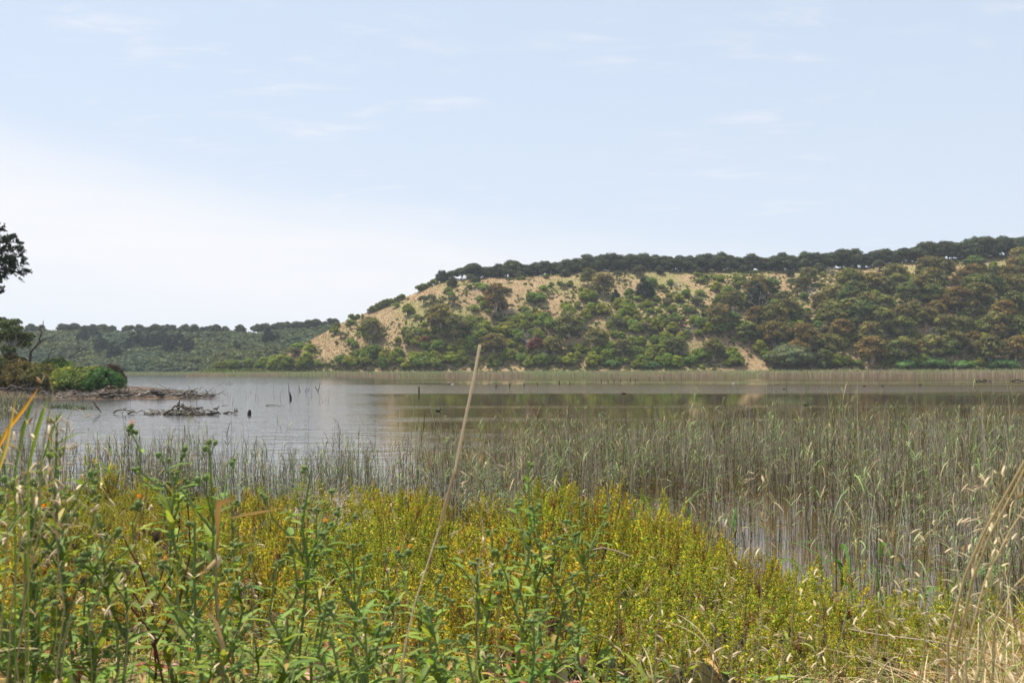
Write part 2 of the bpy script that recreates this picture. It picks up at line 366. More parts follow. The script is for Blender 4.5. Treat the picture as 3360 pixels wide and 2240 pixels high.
def limbs(mb, base, tips, r0, col, rng, k=5):
    for t in tips:
        p = wiggle(rng, base, t, 6, .04); rr = np.linspace(r0, r0 * .25, 6); tube(mb, p, rr, col, k)
GRN = np.array([.225, .25, .040]); BARK = np.array([.16, .13, .10]); PALE = np.array([.48, .43, .36])
def make_round(seed, H, R, col, nl, n, leaf, flat=.8, spread=1., low=.15, top=.9, trunkcol=BARK, stems=3, core=.82, jit=.22, colj=.12, umb=0., lr=1.):
    """round or umbrella crown from many small boughs; returns crown mesh builder, trunk mesh builder"""
    rg = np.random.default_rng(seed); c = MB(); t = MB(); tips = []
    for i in range(nl):
        a = i * 2.4 + rg.uniform(-.4, .4); q = math.sqrt((i + .5) / nl)
        rad = R * .72 * q * spread; zc = H * (low + (top - low) * (math.sqrt(max(0, 1 - (q * .93) ** 2)) * (1 - umb) + umb * (1 - .35 * q * q)) * rg.uniform(.82, 1.02))
        if i % 3 == 2 and umb < .3: zc = H * rg.uniform(low + .08, .5); rad = R * rg.uniform(.55, .8)
        p = np.array([math.cos(a) * rad, math.sin(a) * rad, zc]); rr = R * rg.uniform(.26, .42) * lr
        lc = col * (1 + rg.normal() * colj) * (1 + rg.normal(size=3) * .04)
        lobe(c, p, rr, lc, rg, n, leaf, core, flat, jit=jit); tips.append(p - [0, 0, rr * .2])
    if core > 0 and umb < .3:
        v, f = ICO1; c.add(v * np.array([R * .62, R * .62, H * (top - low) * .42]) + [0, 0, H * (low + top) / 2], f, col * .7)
    for j in range(stems):
        tp = [tips[q] for q in range(j, len(tips), stems)][:6]; b = rg.normal(size=3) * .04 * R; b[2] = -.4
        mid = np.array([b[0] * 3, b[1] * 3, H * .3]) + rg.normal(size=3) * .04 * H
        tube(t, wiggle(rg, b, mid, 4, .05), np.linspace(.035 * H, .022 * H, 4), trunkcol, 5); limbs(t, mid, tp, .018 * H, trunkcol, rg, 4)
    return c, t
def make_gum(seed, H, R, col, nl=16, n=34, leaf=.6):
    """open eucalypt: pale forking trunk under flat-topped drifts of leaves"""
    rg = np.random.default_rng(seed); c = MB(); t = MB(); tips = []
    for i in range(nl):
        a = i * 2.4 + rg.uniform(-.5, .5); q = math.sqrt((i + .3) / nl); rad = R * .8 * q
        z = H * (.93 - .42 * q ** 2.2 * rg.uniform(.6, 1.2)); 
        if i % 4 == 3: z -= H * .22
        if i % 4 == 1: z = H * rg.uniform(.22, .5)
        p = np.array([math.cos(a) * rad, math.sin(a) * rad, z]); rr = R * rg.uniform(.22, .36)
        cc = col * (1 + rg.normal() * .16) * (1 + rg.normal(size=3) * .06)
        lobe(c, p, rr, cc, rg, n, leaf, .62, .52, up=.2, jit=.25); tips.append(p - [0, 0, rr * .25])
    k_ = 2 if seed % 2 else 3
    for j in range(k_):
        b = np.array([rg.normal() * .03 * H, rg.normal() * .03 * H, -.5]); mid = np.array([math.cos(j * 2.5) * .09 * H, math.sin(j * 2.5) * .09 * H, H * .42])
        tube(t, wiggle(rg, b, mid, 5, .04), np.linspace(.026 * H, .017 * H, 5), PALE, 5); limbs(t, mid, tips[j::k_], .014 * H, PALE, rg, 4)
    return c, t
def make_dead(seed, H, R, col, forks=5, depth=3):
    rg = np.random.default_rng(seed); t = MB()
    def grow(p, d, L, r, k):
        q = p + d * L; tube(t, wiggle(rg, p, q, 4, .06), np.linspace(r, r * .6, 4), col, 4)
        if k == 0: return
        for i in range(rg.integers(2, 4)):
            nd = d + rg.normal(size=3) * .55; nd[2] = abs(nd[2]) * .8 + .12; nd /= np.linalg.norm(nd); grow(q, nd, L * rg.uniform(.55, .85), r * .58, k - 1)
    for i in range(forks):
        a = i * 6.28 / forks + rg.uniform(-.4, .4); d = np.array([math.cos(a) * R / H, math.sin(a) * R / H, .9]); d /= np.linalg.norm(d); grow(np.array([0, 0, -.3]), d, H * .42, .018 * H, depth)
    return t
def make_conifer(seed, H, R, col, leaf=.5, n=46, tiers=7):
    rg = np.random.default_rng(seed); c = MB(); t = MB(); tube(t, [[0, 0, -.5], [0, 0, H * .5], [.1, 0, H * .95]], [.03 * H, .02 * H, .005 * H], BARK * .7, 6)
    for i in range(tiers):
        q = i / (tiers - 1); zc = H * (.16 + .76 * q); rr = R * math.sqrt(max(.06, 1 - (q * .97) ** 1.7)) ; m_ = max(1, int(6 * (1 - q) + 1))
        for j in range(m_):
            a = j * 6.28 / m_ + i * 1.1 + rg.uniform(-.3, .3); p = np.array([math.cos(a) * rr * .62, math.sin(a) * rr * .62, zc + rg.uniform(-.03, .05) * H])
            if m_ > 1: tube(t, [[0, 0, zc - .08 * H], p], [.012 * H, .006 * H], BARK * .7, 4)
            lobe(c, p, R * rg.uniform(.33, .46) * (1 - .35 * q), col * (1 + rg.normal() * .1), rg, n, leaf, .75, .75)
    return c, t
KIT = {}
def kit(kind, variants):
    KIT[kind] = [[('crown', c.mesh(kind + '_crown', 'tree_leaves')), ('trunk', t.mesh(kind + '_trunk', 'bark'))] for c, t in variants]
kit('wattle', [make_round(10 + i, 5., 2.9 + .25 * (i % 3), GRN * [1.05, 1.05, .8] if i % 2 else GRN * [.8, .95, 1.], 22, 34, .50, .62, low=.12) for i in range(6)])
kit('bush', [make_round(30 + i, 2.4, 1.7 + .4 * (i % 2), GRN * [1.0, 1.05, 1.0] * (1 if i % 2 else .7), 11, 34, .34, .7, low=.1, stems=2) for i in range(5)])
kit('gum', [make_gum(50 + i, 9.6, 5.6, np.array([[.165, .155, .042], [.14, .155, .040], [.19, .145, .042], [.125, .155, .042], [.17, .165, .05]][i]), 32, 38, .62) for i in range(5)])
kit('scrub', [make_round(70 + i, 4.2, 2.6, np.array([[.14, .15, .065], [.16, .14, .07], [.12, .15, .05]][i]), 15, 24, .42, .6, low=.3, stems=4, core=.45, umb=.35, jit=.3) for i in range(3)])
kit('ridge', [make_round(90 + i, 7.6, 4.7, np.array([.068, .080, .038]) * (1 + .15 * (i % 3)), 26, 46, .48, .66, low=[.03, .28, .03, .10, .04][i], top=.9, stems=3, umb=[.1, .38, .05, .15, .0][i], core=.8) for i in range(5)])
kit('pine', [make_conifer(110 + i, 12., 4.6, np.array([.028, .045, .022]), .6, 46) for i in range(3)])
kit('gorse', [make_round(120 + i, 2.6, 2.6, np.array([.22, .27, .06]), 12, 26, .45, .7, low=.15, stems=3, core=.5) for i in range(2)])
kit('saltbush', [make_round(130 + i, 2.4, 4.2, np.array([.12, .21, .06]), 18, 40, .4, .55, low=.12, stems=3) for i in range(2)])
KIT['dead'] = [[('trunk', make_dead(140 + i, 6., 2.4, PALE * [.95, .95, 1.0]).mesh('dead_tree_branches', 'bark'))] for i in range(3)]

def hill_at(u, row):
    """place on the hill seen at picture place u,row"""
    d0, dc = float(foot(u)), float(crest_d(u)); ds = np.linspace(d0 - 10, dc, 240); z = hill_z(np.full_like(ds, u), ds); b = ray(u, row)[1]
    h = z - (EYE + b * ds); i = np.argmax(h > 0)
    if h.max() <= 0: return None
    d = ds[i]; return np.array([(u - 512) / F * d, d, z[i]])
PLACED = []       # (u, row, kind, empty)
def put(kind, u, row, s, name, desc, cat, group, var=None, p=None, tall=1.):
    if p is None: p = hill_at(u, row)
    if p is None: return None
    v = KIT[kind][(R.randrange(len(KIT[kind])) if var is None else var)]
    w = s * R.uniform(.9, 1.1)
    o = thing(name, p - np.array([0, 0, .15]), v, R.uniform(0, 6.28), (w, w, s * tall * R.uniform(.9, 1.1)), desc, cat, group); PLACED.append((u, row, desc, o)); return o
R = random.Random(5)
# ridge row of dark trees
RIDGE = 'dark trees in the row along the hill crest'
for u in list(np.arange(441, 700, 6.3)) + list(np.arange(701, 905, 7.4)) + list(np.arange(907, 1060, 9.)):
    u = u + R.uniform(-2, 2); big = np.interp(u, [440, 470, 520, 900, 1000, 1050], [.8, .95, 1.05, 1.2, 1.5, 1.6])
    dd_ = float(crest_d(u)) + R.uniform(-3, 3); z = float(hill_z(u, dd_)); p = np.array([(u - 512) / F * dd_, dd_, z])
    rb = to_px(p)[1]
    put('ridge', u, rb, big * R.uniform(.78, 1.1), 'ridge_tree', 'ridge', 'tree', RIDGE, p=p)
for u, s in ((452, .6), (476, .5), (520, .6), (566, .55), (590, .5), (660, .55), (700, .5), (745, .6), (790, .5), (640, .75), (820, .6), (880, .7)):
    put('ridge', u, float(np.interp(u, CU, CR)) + R.uniform(2, 7), s, 'ridge_tree', 'ridgelow', 'tree', 'small dark trees just below the crest row')
# bushes on the nose skyline
for u, s in ((337, .9), (352, 1.2), (357, .8), (371, 1.), (374, 1.1), (377, 1.15), (380.5, 1.2), (384, 1.2), (387.5, 1.1), (391, 1.), (395, .9), (398, .95), (402, .9), (420, 1.3), (424, 1.2), (429, 1.0), (434, 1.25)):
    dd_ = float(crest_d(u)) - 1.5; z = float(hill_z(u, dd_)); put('bush', u, to_px([(u - 512) / F * dd_, dd_, z])[1], s * 1.15, 'crest_bush', 'nose', 'bush', 'dark bushes on the bare shoulder of the hill', var=0 if R.random() < .5 else 2, p=np.array([(u - 512) / F * dd_, dd_, z]))
# explicit hillside trees (u, base row, kind, scale)
def exact(kind, u, row, s, name, label, cat, group=None, var=0, tall=1.):
    p = hill_at(u, row); o = put(kind, u, row, s, name, 'x', cat, group, var, p, tall); PLACED.pop(); o['label'] = label; return o
exact('pine', 645, 297.5, .98, 'pine_tree', 'very dark rounded pine standing alone on the dry grass below the crest row', 'tree', var=0, tall=.75)
exact('pine', 616, 304, .55, 'pine_tree', 'small dark pointed conifer on the grass below and left of the lone dark pine', 'tree', var=1)
exact('pine', 756, 309, 1.05, 'pine_tree', 'large very dark tree with pale dead branches in front, halfway up the hill', 'tree', var=2, tall=.95)
exact('dead', 760, 312, 1.35, 'dead_tree', 'pale bare dead tree in front of the large very dark hillside tree', 'dead tree', var=1)
KIT['rust'] = [[('crown', c.mesh('rust_crown', 'tree_leaves')), ('trunk', t.mesh('rust_trunk', 'bark'))] for c, t in [make_round(151, 7., 3.4, np.array([.17, .062, .022]), 20, 34, .5, .7, low=.25)]]
exact('rust', 536.5, 354.5, 1., 'tree', 'rust orange tree among green wattles low on the hillside', 'tree')
exact('rust', 425, 347, .8, 'tree', 'brownish orange tree low on the hillside below the dry shoulder', 'tree')
KIT['silver'] = [[('crown', c.mesh('silver_crown', 'tree_leaves')), ('trunk', t.mesh('silver_trunk', 'bark'))] for c, t in [make_round(152, 9.5, 9.6, np.array([.15, .17, .075]), 46, 60, .55, .6, low=.12)]]
exact('silver', 790, 366.5, 1., 'wattle_tree', 'broad pale silvery green wattle beside the far reed bank', 'tree')
exact('gum', 873, 364, 1.2, 'eucalyptus_tree', 'brown leaved gum tree with white forked trunk right of the silvery wattle', 'tree', var=2)
for u, row, s, lb in ((612, 366, 1., 'first'), (650, 367, .9, 'second'), (905, 368, 1.2, 'third'), (935, 367, 1.5, 'fourth'), (960, 368, 1.2, 'fifth'), (1003, 368, 1.4, 'sixth')):
    exact('saltbush', u, row, s, 'shore_bush', f'low spreading bright green bush behind the far reeds, {lb} of its kind from the left', 'bush', 'bright green bushes behind the far reeds', var=R.randrange(2))
# random fill guided by how thickly the picture is wooded
OCC = []
def bare(u, row):
    """how bare the slope is (0 wooded .. 1 open grass), by place on the hill"""
    top = float(np.interp(u, CU, CR)); h = (367 - row) / max(367 - top, 1)        # 0 foot .. 1 crest
    lim = np.interp(u, [180, 280, 330, 400, 470, 560, 640, 700, 800, 900, 1100], [.9, .0, .06, .20, .40, .50, .55, .60, .72, .82, .85])
    b = np.clip((h - lim) / .14, 0, 1)
    n = float(vnoise(np.array(u / 16.), np.array(row / 7.), 21)); g = float(vnoise(np.array(u / 30.), np.array(row / 11.), 22))
    if u > 690: b = b * (.25 + .75 * (g > .5)); b = max(b, 1. if (g > .73) else 0)
    else: b = b * (.72 if g > .42 else .50); b = max(b, .9 if g > .78 and h > .14 else 0)
    if u < 690 and h > lim + .14 and h > .9: b = .9
    if u < 420 and h > .5: b = .985
    if u < 350 and u > 268 and h > .10: b = .99
    return b
def fill(kind, n, name, desc, cat, group, smin, smax, cond, gap, tries=60000, tall=1.):
    k_ = 0
    for _ in range(tries):
        if k_ >= n: break
        u = R.uniform(215, 1040); top = float(np.interp(u, CU, CR)); row = R.uniform(top + 2, 368.3)
        if not cond(u, row, (367 - row) / max(367 - top, 1)): continue
        bb = bare(u, row)
        if bb > .05 and float(vnoise(np.array(u / 5.), np.array(row / 2.4), 61)) < .18 + .66 * bb: continue
        g = gap * (1 + .35 * R.random())
        if any(abs(u - a) < g + ga and abs(row - b) < (g + ga) * .42 for a, b, ga in OCC): continue
        s = R.uniform(smin, smax)
        if put(kind, u, row, s, name, desc, cat, group, tall=tall): OCC.append((u, row, g)); k_ += 1
    return k_
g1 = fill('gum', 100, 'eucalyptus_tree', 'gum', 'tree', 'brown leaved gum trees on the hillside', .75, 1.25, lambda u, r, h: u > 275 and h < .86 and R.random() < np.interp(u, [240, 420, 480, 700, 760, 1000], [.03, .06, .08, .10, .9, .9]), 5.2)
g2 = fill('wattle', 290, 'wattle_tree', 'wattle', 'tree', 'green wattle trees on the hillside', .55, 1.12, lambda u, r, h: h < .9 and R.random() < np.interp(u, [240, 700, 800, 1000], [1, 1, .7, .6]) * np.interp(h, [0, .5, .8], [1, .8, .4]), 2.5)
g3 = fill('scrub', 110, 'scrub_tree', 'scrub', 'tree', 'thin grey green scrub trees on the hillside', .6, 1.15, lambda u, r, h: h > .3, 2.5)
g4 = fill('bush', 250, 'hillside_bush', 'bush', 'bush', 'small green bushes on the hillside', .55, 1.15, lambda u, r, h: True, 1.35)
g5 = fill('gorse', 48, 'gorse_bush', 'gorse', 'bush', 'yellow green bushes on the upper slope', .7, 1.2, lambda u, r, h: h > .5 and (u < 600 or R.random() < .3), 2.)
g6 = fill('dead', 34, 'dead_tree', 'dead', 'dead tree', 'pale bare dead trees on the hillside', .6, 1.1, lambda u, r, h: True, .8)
print('hill fill', g1, g2, g3, g4, g5, g6)
WORDS = {'ridge': ('dark rounded tree in the row along the hill crest', None), 'ridgelow': ('small dark tree on dry grass just below the crest row', None), 'nose': ('dark bush on the bare skyline shoulder of the hill', None),
         'gum': ('olive brown gum tree', 1), 'wattle': ('dense green wattle tree', 1), 'scrub': ('thin grey green scrub tree', 1), 'bush': ('small rounded green bush', 1), 'gorse': ('pale yellow green bush', 1), 'dead': ('bare pale dead tree', 1)}
BANDS = [(0, .2, 'at the hill foot behind the reeds'), (.2, .4, 'on the lower slope'), (.4, .6, 'halfway up the slope'), (.6, .8, 'on the upper slope'), (.8, 9, 'just under the crest')]
def ordinal(n): return str(n) + ('th' if 10 <= n % 100 <= 20 else {1: 'st', 2: 'nd', 3: 'rd'}.get(n % 10, 'th'))
def label_all():
    by = {}
    for u, row, desc, o in PLACED:
        if desc not in WORDS: continue
        h = (367 - row) / max(367 - float(np.interp(u, CU, CR)), 1); b = 0 if WORDS[desc][1] is None else next((i for i, x in enumerate(BANDS) if x[0] <= h < x[1]), 0)
        by.setdefault((desc, b), []).append((u, row, o))
    for (desc, b), L in by.items():
        L.sort(key=lambda x: (x[0], x[1])); w, f = WORDS[desc]
        for i, (u, row, o) in enumerate(L): o['label'] = f'{w} {BANDS[b][2] + ", " if f else ", "}{ordinal(i + 1)} from the left'.replace(' ,', ',')
label_all()
# low green undergrowth and tufts of dry grass on the slope: nobody could count them
rng = np.random.default_rng(3); und = MB(); T = []; TG = []
for _ in range(60000):
    u = R.uniform(200, 1040); top = float(np.interp(u, CU, CR)); row = R.uniform(top + 1, 370)
    if len(T) > 14000 and len(TG) > 13000: break
    d0, dc = float(foot(u)), float(crest_d(u)); tt = R.random(); d = d0 + (dc - d0) * tt; z = float(hill_z(u, d)); x = (u - 512) / F * d
    rw = to_px((x, d, z))[1]; bb = bare(u, rw)
    if bb < .5 and len(T) < 11000: T.append((x, d, z)); continue
    if R.random() < .02:
        uc = R.uniform(436, 1050)
        if float(vnoise(np.array(uc / 9.), np.array(2.), 37)) < .80: dc_ = float(crest_d(uc)) + R.uniform(-2, 4); T.append(((uc - 512) / F * dc_, dc_, float(hill_z(uc, dc_)))); T.append(((uc - 511) / F * dc_, dc_ + 1, float(hill_z(uc, dc_)) + .6))
    if float(vnoise(np.array(x / 9.), np.array(d / 9.), 31)) > .56 and R.random() < .16: T.append((x, d, z))
    else: TG.append((x, d, z))
T = np.array(T); N = len(T); nn = np.tile([0, 0, 1.], (N, 1)) + rng.normal(size=(N, 3)) * .3
big = clump_tpl(rng, 9, .5)
scatter(und, big, frames(nn, rng, rng.uniform(.5, 1.3, N)), T, np.array([[.13, .17, .04]]) * (1 + rng.normal(size=(N, 1)) * .25) * (1 + rng.normal(size=(N, 3)) * .1))
tag(link('undergrowth', und.mesh('undergrowth', 'tree_leaves')), 'low green undergrowth scattered over the dry hillside', 'undergrowth', kind='stuff')
gr = MB(); TG = np.array(TG); N = len(TG); nn = np.tile([0, 0, 1.], (N, 1)) + rng.normal(size=(N, 3)) * .25
tuft = MB()
for i in range(7): tuft.merge(leafquad(.12), rotz(i * .9) @ rotx(.9 + .1 * i % .4), cm=.8 + .06 * i)
scatter(gr, tuft, frames(nn, rng, rng.uniform(.25, .6, N)), TG, np.array([[.44, .32, .19]]) * (1 + rng.normal(size=(N, 1)) * .2))
tag(link('dry_hill_grass', gr.mesh('dry_hill_grass', 'dry_stems')), 'tufts of straw coloured dry grass covering the hillside', 'grass', kind='stuff')
# ---------------------------------------------------------------- far hill woods
rng = np.random.default_rng(12); fw = MB()
N = 5200; u = rng.uniform(-60, 372, N); t = rng.random(N) ** .9; d = 531 + 108 * t; z = far_z(u, d); x = (u - 512) / F * d
for vi in range(5):
    tp = MB(); cc = np.array([.070, .092, .036]); rg = np.random.default_rng(200 + vi)
    for j in range(3): lobe(tp, np.array([rg.normal() * .9, rg.normal() * .9, 1.2 + rg.uniform(0, 1.2)]), 1.5 + .4 * rg.random(), cc * (1 + rg.normal() * .12), rg, 12, .75, .9, .8)
    s_ = np.arange(N) % 5 == vi; n_ = s_.sum(); pts = np.stack([x[s_], d[s_], z[s_] - .4], 1)
    zone = vnoise(x[s_] / 30, d[s_] / 22, 44)[:, None]
    cm = (1 + rng.normal(size=(n_, 1)) * .16) * np.where(zone > .62, np.array([[1.25, 1.1, .8]]), np.where(zone < .3, np.array([[.8, .88, 1.1]]), 1.)); sc = rng.uniform(.65, 1.25, n_)
    scatter(fw, tp, rotz(rng.uniform(0, 6.3, n_)) * sc[:, None, None], pts, cm)
tag(link('far_woods', fw.mesh('far_woods', 'tree_leaves')), 'hazy green woods covering the far hill across the lake', 'woods', kind='stuff')
def far_at(u, row):
    ds = np.linspace(530, 640, 200); z = far_z(np.full_like(ds, u), ds); b = ray(u, row)[1]; h = z - (EYE + b * ds); i = int(np.argmax(h > 0)) if h.max() > 0 else 199
    return np.array([(u - 512) / F * ds[i], ds[i], z[i]])
PF = [(83, 343.5, .85), (94, 340, .7), (101, 353.5, 1.0), (114, 361, .98), (128, 353, .75), (133, 347, .75), (139, 348, .9), (145, 351, .6), (150, 347, .85), (155, 349, .8), (160, 348, .85), (164, 346, .8), (169, 354, 1.), (173, 350, .8), (179, 344, .75), (184, 352, .75), (188, 355, .8), (191, 350, .65), (237, 352, .6), (20, 346, .9), (27, 344, .8), (12, 350, .8), (268, 345, .9), (276, 344, .6), (287, 349, .5)]
for i, (u, row, s) in enumerate(sorted(PF)):
    p = far_at(u, row); o = thing('pine_tree', p, KIT['pine'][i % 3], R.uniform(0, 6), (s * 1.05, s * 1.05, s), f'dark conifer standing in the hazy far hill woods, {ordinal(i + 1)} from the left', 'tree', 'dark conifers in the far woods')
XR = [30, 36, 41, 62, 66, 70, 74, 78, 84, 87, 92, 99, 103, 107, 112, 126, 131, 139, 143, 147, 151, 155, 159, 163, 167, 172, 181, 185, 190, 194, 202, 207, 211, 216, 225, 240, 254, 258, 262, 266, 271, 275, 279, 283, 287, 291, 296, 300, 304, 308, 312, 316, 320, 325, 330, 335]
for i, u in enumerate(XR):
    d = 641; p = np.array([(u - 512) / F * d, d, float(far_z(u, d)) + .9]); s = R.uniform(.55, .85)
    thing('ridge_tree', p, KIT['ridge'][i % 5], R.uniform(0, 6), s, f'small dark rounded tree on the far hill skyline, {ordinal(i + 1)} from the left', 'tree', 'trees along the skyline of the far hill')
for i, (u, r0) in enumerate(((123, 329), (181, 328), (229, 327), (271.5, 326), (95, 330))):
    d = 650; b = at(u, r0, d); mb = MB(); h = b[2] - float(far_z(u, d)) + 1; tube(mb, [[0, 0, 0], [0, 0, h]], [.17, .12], (.16, .14, .13), 5); tube(mb, [[-1., 0, h - .8], [1., 0, h - .8]], [.09, .09], (.16, .14, .13), 4)
    o = link('power_pole', mb.mesh('power_pole', 'bark')); o.location = (b[0], d, float(far_z(u, d)) - 1); tag(o, f'thin power pole on the far hill skyline, {ordinal(sorted([123,181,229,271.5,95]).index(u) + 1)} from the left', 'power pole', 'power poles on the far hill')
mb = MB(); tube(mb, [[0, 0, 0], [0, 0, 12.2]], [.35, .3], (.2, .18, .17), 8); tube(mb, [[0, 0, 12.2], [0, 0, 12.8]], [.5, .5], (.2, .18, .17), 8)
o = link('chimney_stack', mb.mesh('chimney_stack', 'bark')); pz = at(500.6, 263.5, 505); o.location = (pz[0], 505, pz[2] - 12.8); tag(o, 'small lone post rising above the crest row of trees', 'post')
# ---------------------------------------------------------------- reeds on the far shore
def blade_tpl(seg=3, w=1., droop=.3):
    mb = MB(); t = np.linspace(0, 1, seg + 1); wd = w * .5 * np.array([.7] + list(1 - .25 * t[1:-1] ** 2) + [.04])
    c = np.stack([0 * t, droop * t ** 2.2, t * (1 - .35 * droop * t)], 1)
    v = np.stack([c - np.stack([wd, 0 * t, 0 * t], 1), c + np.stack([wd, 0 * t, 0 * t], 1)], 1).reshape(-1, 3)
    f = [[2 * i, 2 * i + 1, 2 * i + 3, 2 * i + 2] for i in range(seg)]; mb.add(v, f, (1, 1, 1)); return mb
rng = np.random.default_rng(31); fr = MB()
bl = MB(); a_ = blade_tpl(2, 1, .12)
bl.merge(a_)
v_, t_, q_, c_ = bl.arrays(); g = v_[:, 2:3]; bl.c = [np.concatenate([.42 - .04 * g, .36 + .015 * g, .255 - .05 * g], 1)]
N = 30000; u = rng.uniform(186, 1090, N); dep = rng.random(N) ** .8
d = waterline(u) - 2 + dep * 24 + (vnoise(u / 14, u * 0, 3) - .5) * 5 ; x = (u - 512) / F * d
hh = rng.uniform(1.8, 3.1, N) * np.interp(u, [186, 300, 500, 800, 1024], [.8, .9, 1., 1.15, 1.35]) * (.75 + .25 * vnoise(u / 9, d / 3, 5)) + dep * .5
S = np.stack([rng.uniform(.10, .22, N), np.ones(N) * hh, hh], 1)
Rm = rotz(rng.uniform(-1.2, 1.2, N)) * S[:, None, :]
gg = vnoise(u / 30, d / 7, 8)[:, None]
scatter(fr, bl, Rm, np.stack([x, d, np.maximum(0, (d - foot(u)) * .03) - .1], 1), (1 + rng.normal(size=(N, 1)) * .18) * np.where(gg + dep[:, None] * .5 > .62, np.array([[.88, 1.02, .78]]), np.array([[1.05, .95, .95]])))
N = 9000; u = rng.uniform(-80, 330, N); dep = rng.random(N); d = 514 + dep * 18; x = (u - 512) / F * d; hh = rng.uniform(1.5, 2.6, N); Rm = rotz(rng.uniform(-1.2, 1.2, N)) * np.stack([rng.uniform(.15, .28, N), hh, hh], 1)[:, None, :]
scatter(fr, bl, Rm, np.stack([x, d, 0 * x - .1], 1), (1 + rng.normal(size=(N, 1)) * .15) * np.array([[.85, 1.0, .8]]))
tag(link('far_reeds', fr.mesh('far_reeds', 'dry_stems')), 'pale band of reeds along the far shore below the hills', 'reeds', kind='stuff')
# ---------------------------------------------------------------- near reed bed
rng = np.random.default_rng(41)
def reed_tpl(rg, leafy, dead):
    """one reed, stem height 1, width scaled apart: x,y in metres"""
    st = MB(); pts = np.array([[0, 0, 0], [rg.normal() * .01, rg.normal() * .01, .35], [rg.normal() * .025, rg.normal() * .025, .7], [rg.normal() * .05, rg.normal() * .05, 1.]])
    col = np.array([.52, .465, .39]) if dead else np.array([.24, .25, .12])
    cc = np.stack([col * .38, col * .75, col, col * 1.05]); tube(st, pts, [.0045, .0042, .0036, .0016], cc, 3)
    for i in range(leafy):
        h = rg.uniform(.42, .97); L = rg.uniform(.12, .30); w = rg.uniform(.009, .018); dr = rg.uniform(.15, 1.1)
        b = blade_tpl(4, 1, dr); g = rg.random()
        lc = np.array([.15, .215, .075]) * rg.uniform(.8, 1.35) if g < .78 else np.array([.34, .28, .14])
        base = np.array([np.interp(h, [0, .35, .7, 1], pts[:, q]) for q in range(3)])
        M = rotz(rg.uniform(0, 6.28)) @ rotx(-rg.uniform(.2, 1.45)) @ np.diag([w, L, L]); st.merge(b, M, base, cm=lc)
    return st
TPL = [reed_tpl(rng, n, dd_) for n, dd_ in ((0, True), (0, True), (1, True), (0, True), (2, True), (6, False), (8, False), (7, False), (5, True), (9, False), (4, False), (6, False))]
OUT = lambda u: np.interp(u, [-200, 0, 150, 300, 380, 450, 512, 600, 700, 850, 1024, 1300], [29, 29, 29, 29, 31, 32, 34, 36, 38, 41, 43, 44])
nr = MB(); rows = []
N = 70000; u = rng.uniform(-60, 1110, N); s0 = shore_y(u); so = OUT(u); t = rng.random(N)
d = np.sqrt((s0 - .9) ** 2 + t * ((so * 1.25) ** 2 - (s0 - .9) ** 2))       # even by area
x = (u - 512) / F * d
dn = vnoise(x / 1.1, d / 1.6, 51) * .6 + vnoise(x / 4, d / 5, 52) * .4
dens = np.interp(u, [-60, 100, 330, 450, 600, 1100], [.30, .42, .60, .85, 1., 1.])
edge_ = ss((so * 1.04 - d) / (so * .22)) + .025
lo = np.clip(1 - ss((.55 - dn) / .2) * np.where(d < s0 + 7, .97, .92), 0, 1)
p_ = dens * edge_ * lo * np.where(d < s0 + 3.5, 1.0, .85)
# open lead of water between the samphire and the reeds at the right
lead = np.exp(-((u - 925) / 26) ** 2) * (d < 15) + np.exp(-((u - 655) / 26) ** 2) * (d < 20) * (d > 15) * .8 + np.exp(-((u - 800) / 30) ** 2) * (d < 15.5) * .6
keep = rng.random(N) < p_ * (1 - .92 * np.clip(lead, 0, 1)) * .68
x, d, u, s0 = x[keep], d[keep], u[keep], s0[keep]; N = len(x)
hb = np.interp(u, [-60, 300, 420, 560, 700, 1024], [1.55, 1.55, 1.6, 1.75, 1.8, 1.9])
hh = hb * rng.uniform(.5, 1.15, N) * (.72 + .5 * vnoise(x / 2.2, d / 2.6, 57)) * np.where(rng.random(N) < .06, 1.3, 1); wz = -np.minimum(.35, (d - s0) * .1).clip(0)
kind = rng.choice(len(TPL), N, p=np.array([.16, .16, .08, .14, .07, .06, .06, .06, .06, .05, .05, .05])); lean = rng.normal(size=N) * .055 + np.where(rng.random(N) < .08, rng.normal(size=N) * .5, 0)
for ki, tp in enumerate(TPL):
    s_ = kind == ki; n_ = int(s_.sum()); Rm = (rotz(rng.uniform(0, 6.28, n_)) @ rotx(lean[s_])); sc = np.ones((n_, 3)); wv = np.interp(d[s_], [10, 45], [1.05, 1.3])
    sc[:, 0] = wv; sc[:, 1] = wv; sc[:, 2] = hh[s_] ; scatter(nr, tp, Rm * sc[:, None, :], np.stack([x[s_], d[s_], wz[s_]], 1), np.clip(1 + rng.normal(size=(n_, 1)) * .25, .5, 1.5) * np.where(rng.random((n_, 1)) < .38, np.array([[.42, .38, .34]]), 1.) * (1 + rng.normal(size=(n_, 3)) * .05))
print('reeds', N)
# scattered single dark stems further out on the open water
for a, b_ in ((40, 330),):
    for _ in range(90):
        uu = R.uniform(a, b_); row = R.uniform(383, 405); q = water_at(uu, row); hgt_ = R.uniform(.5, 1.9) * (1 if R.random() < .3 else .55)
        tube(nr, [q, q + [R.uniform(-.1, .1), 0, hgt_ * .6], q + [R.uniform(-.25, .25), 0, hgt_]], [.018, .014, .006], (.17, .15, .12), 3)
tag(link('reed_bed', nr.mesh('reed_bed', 'dry_stems')), 'thin grey and green reeds standing in the shallow water beyond the bank', 'reeds', kind='stuff')
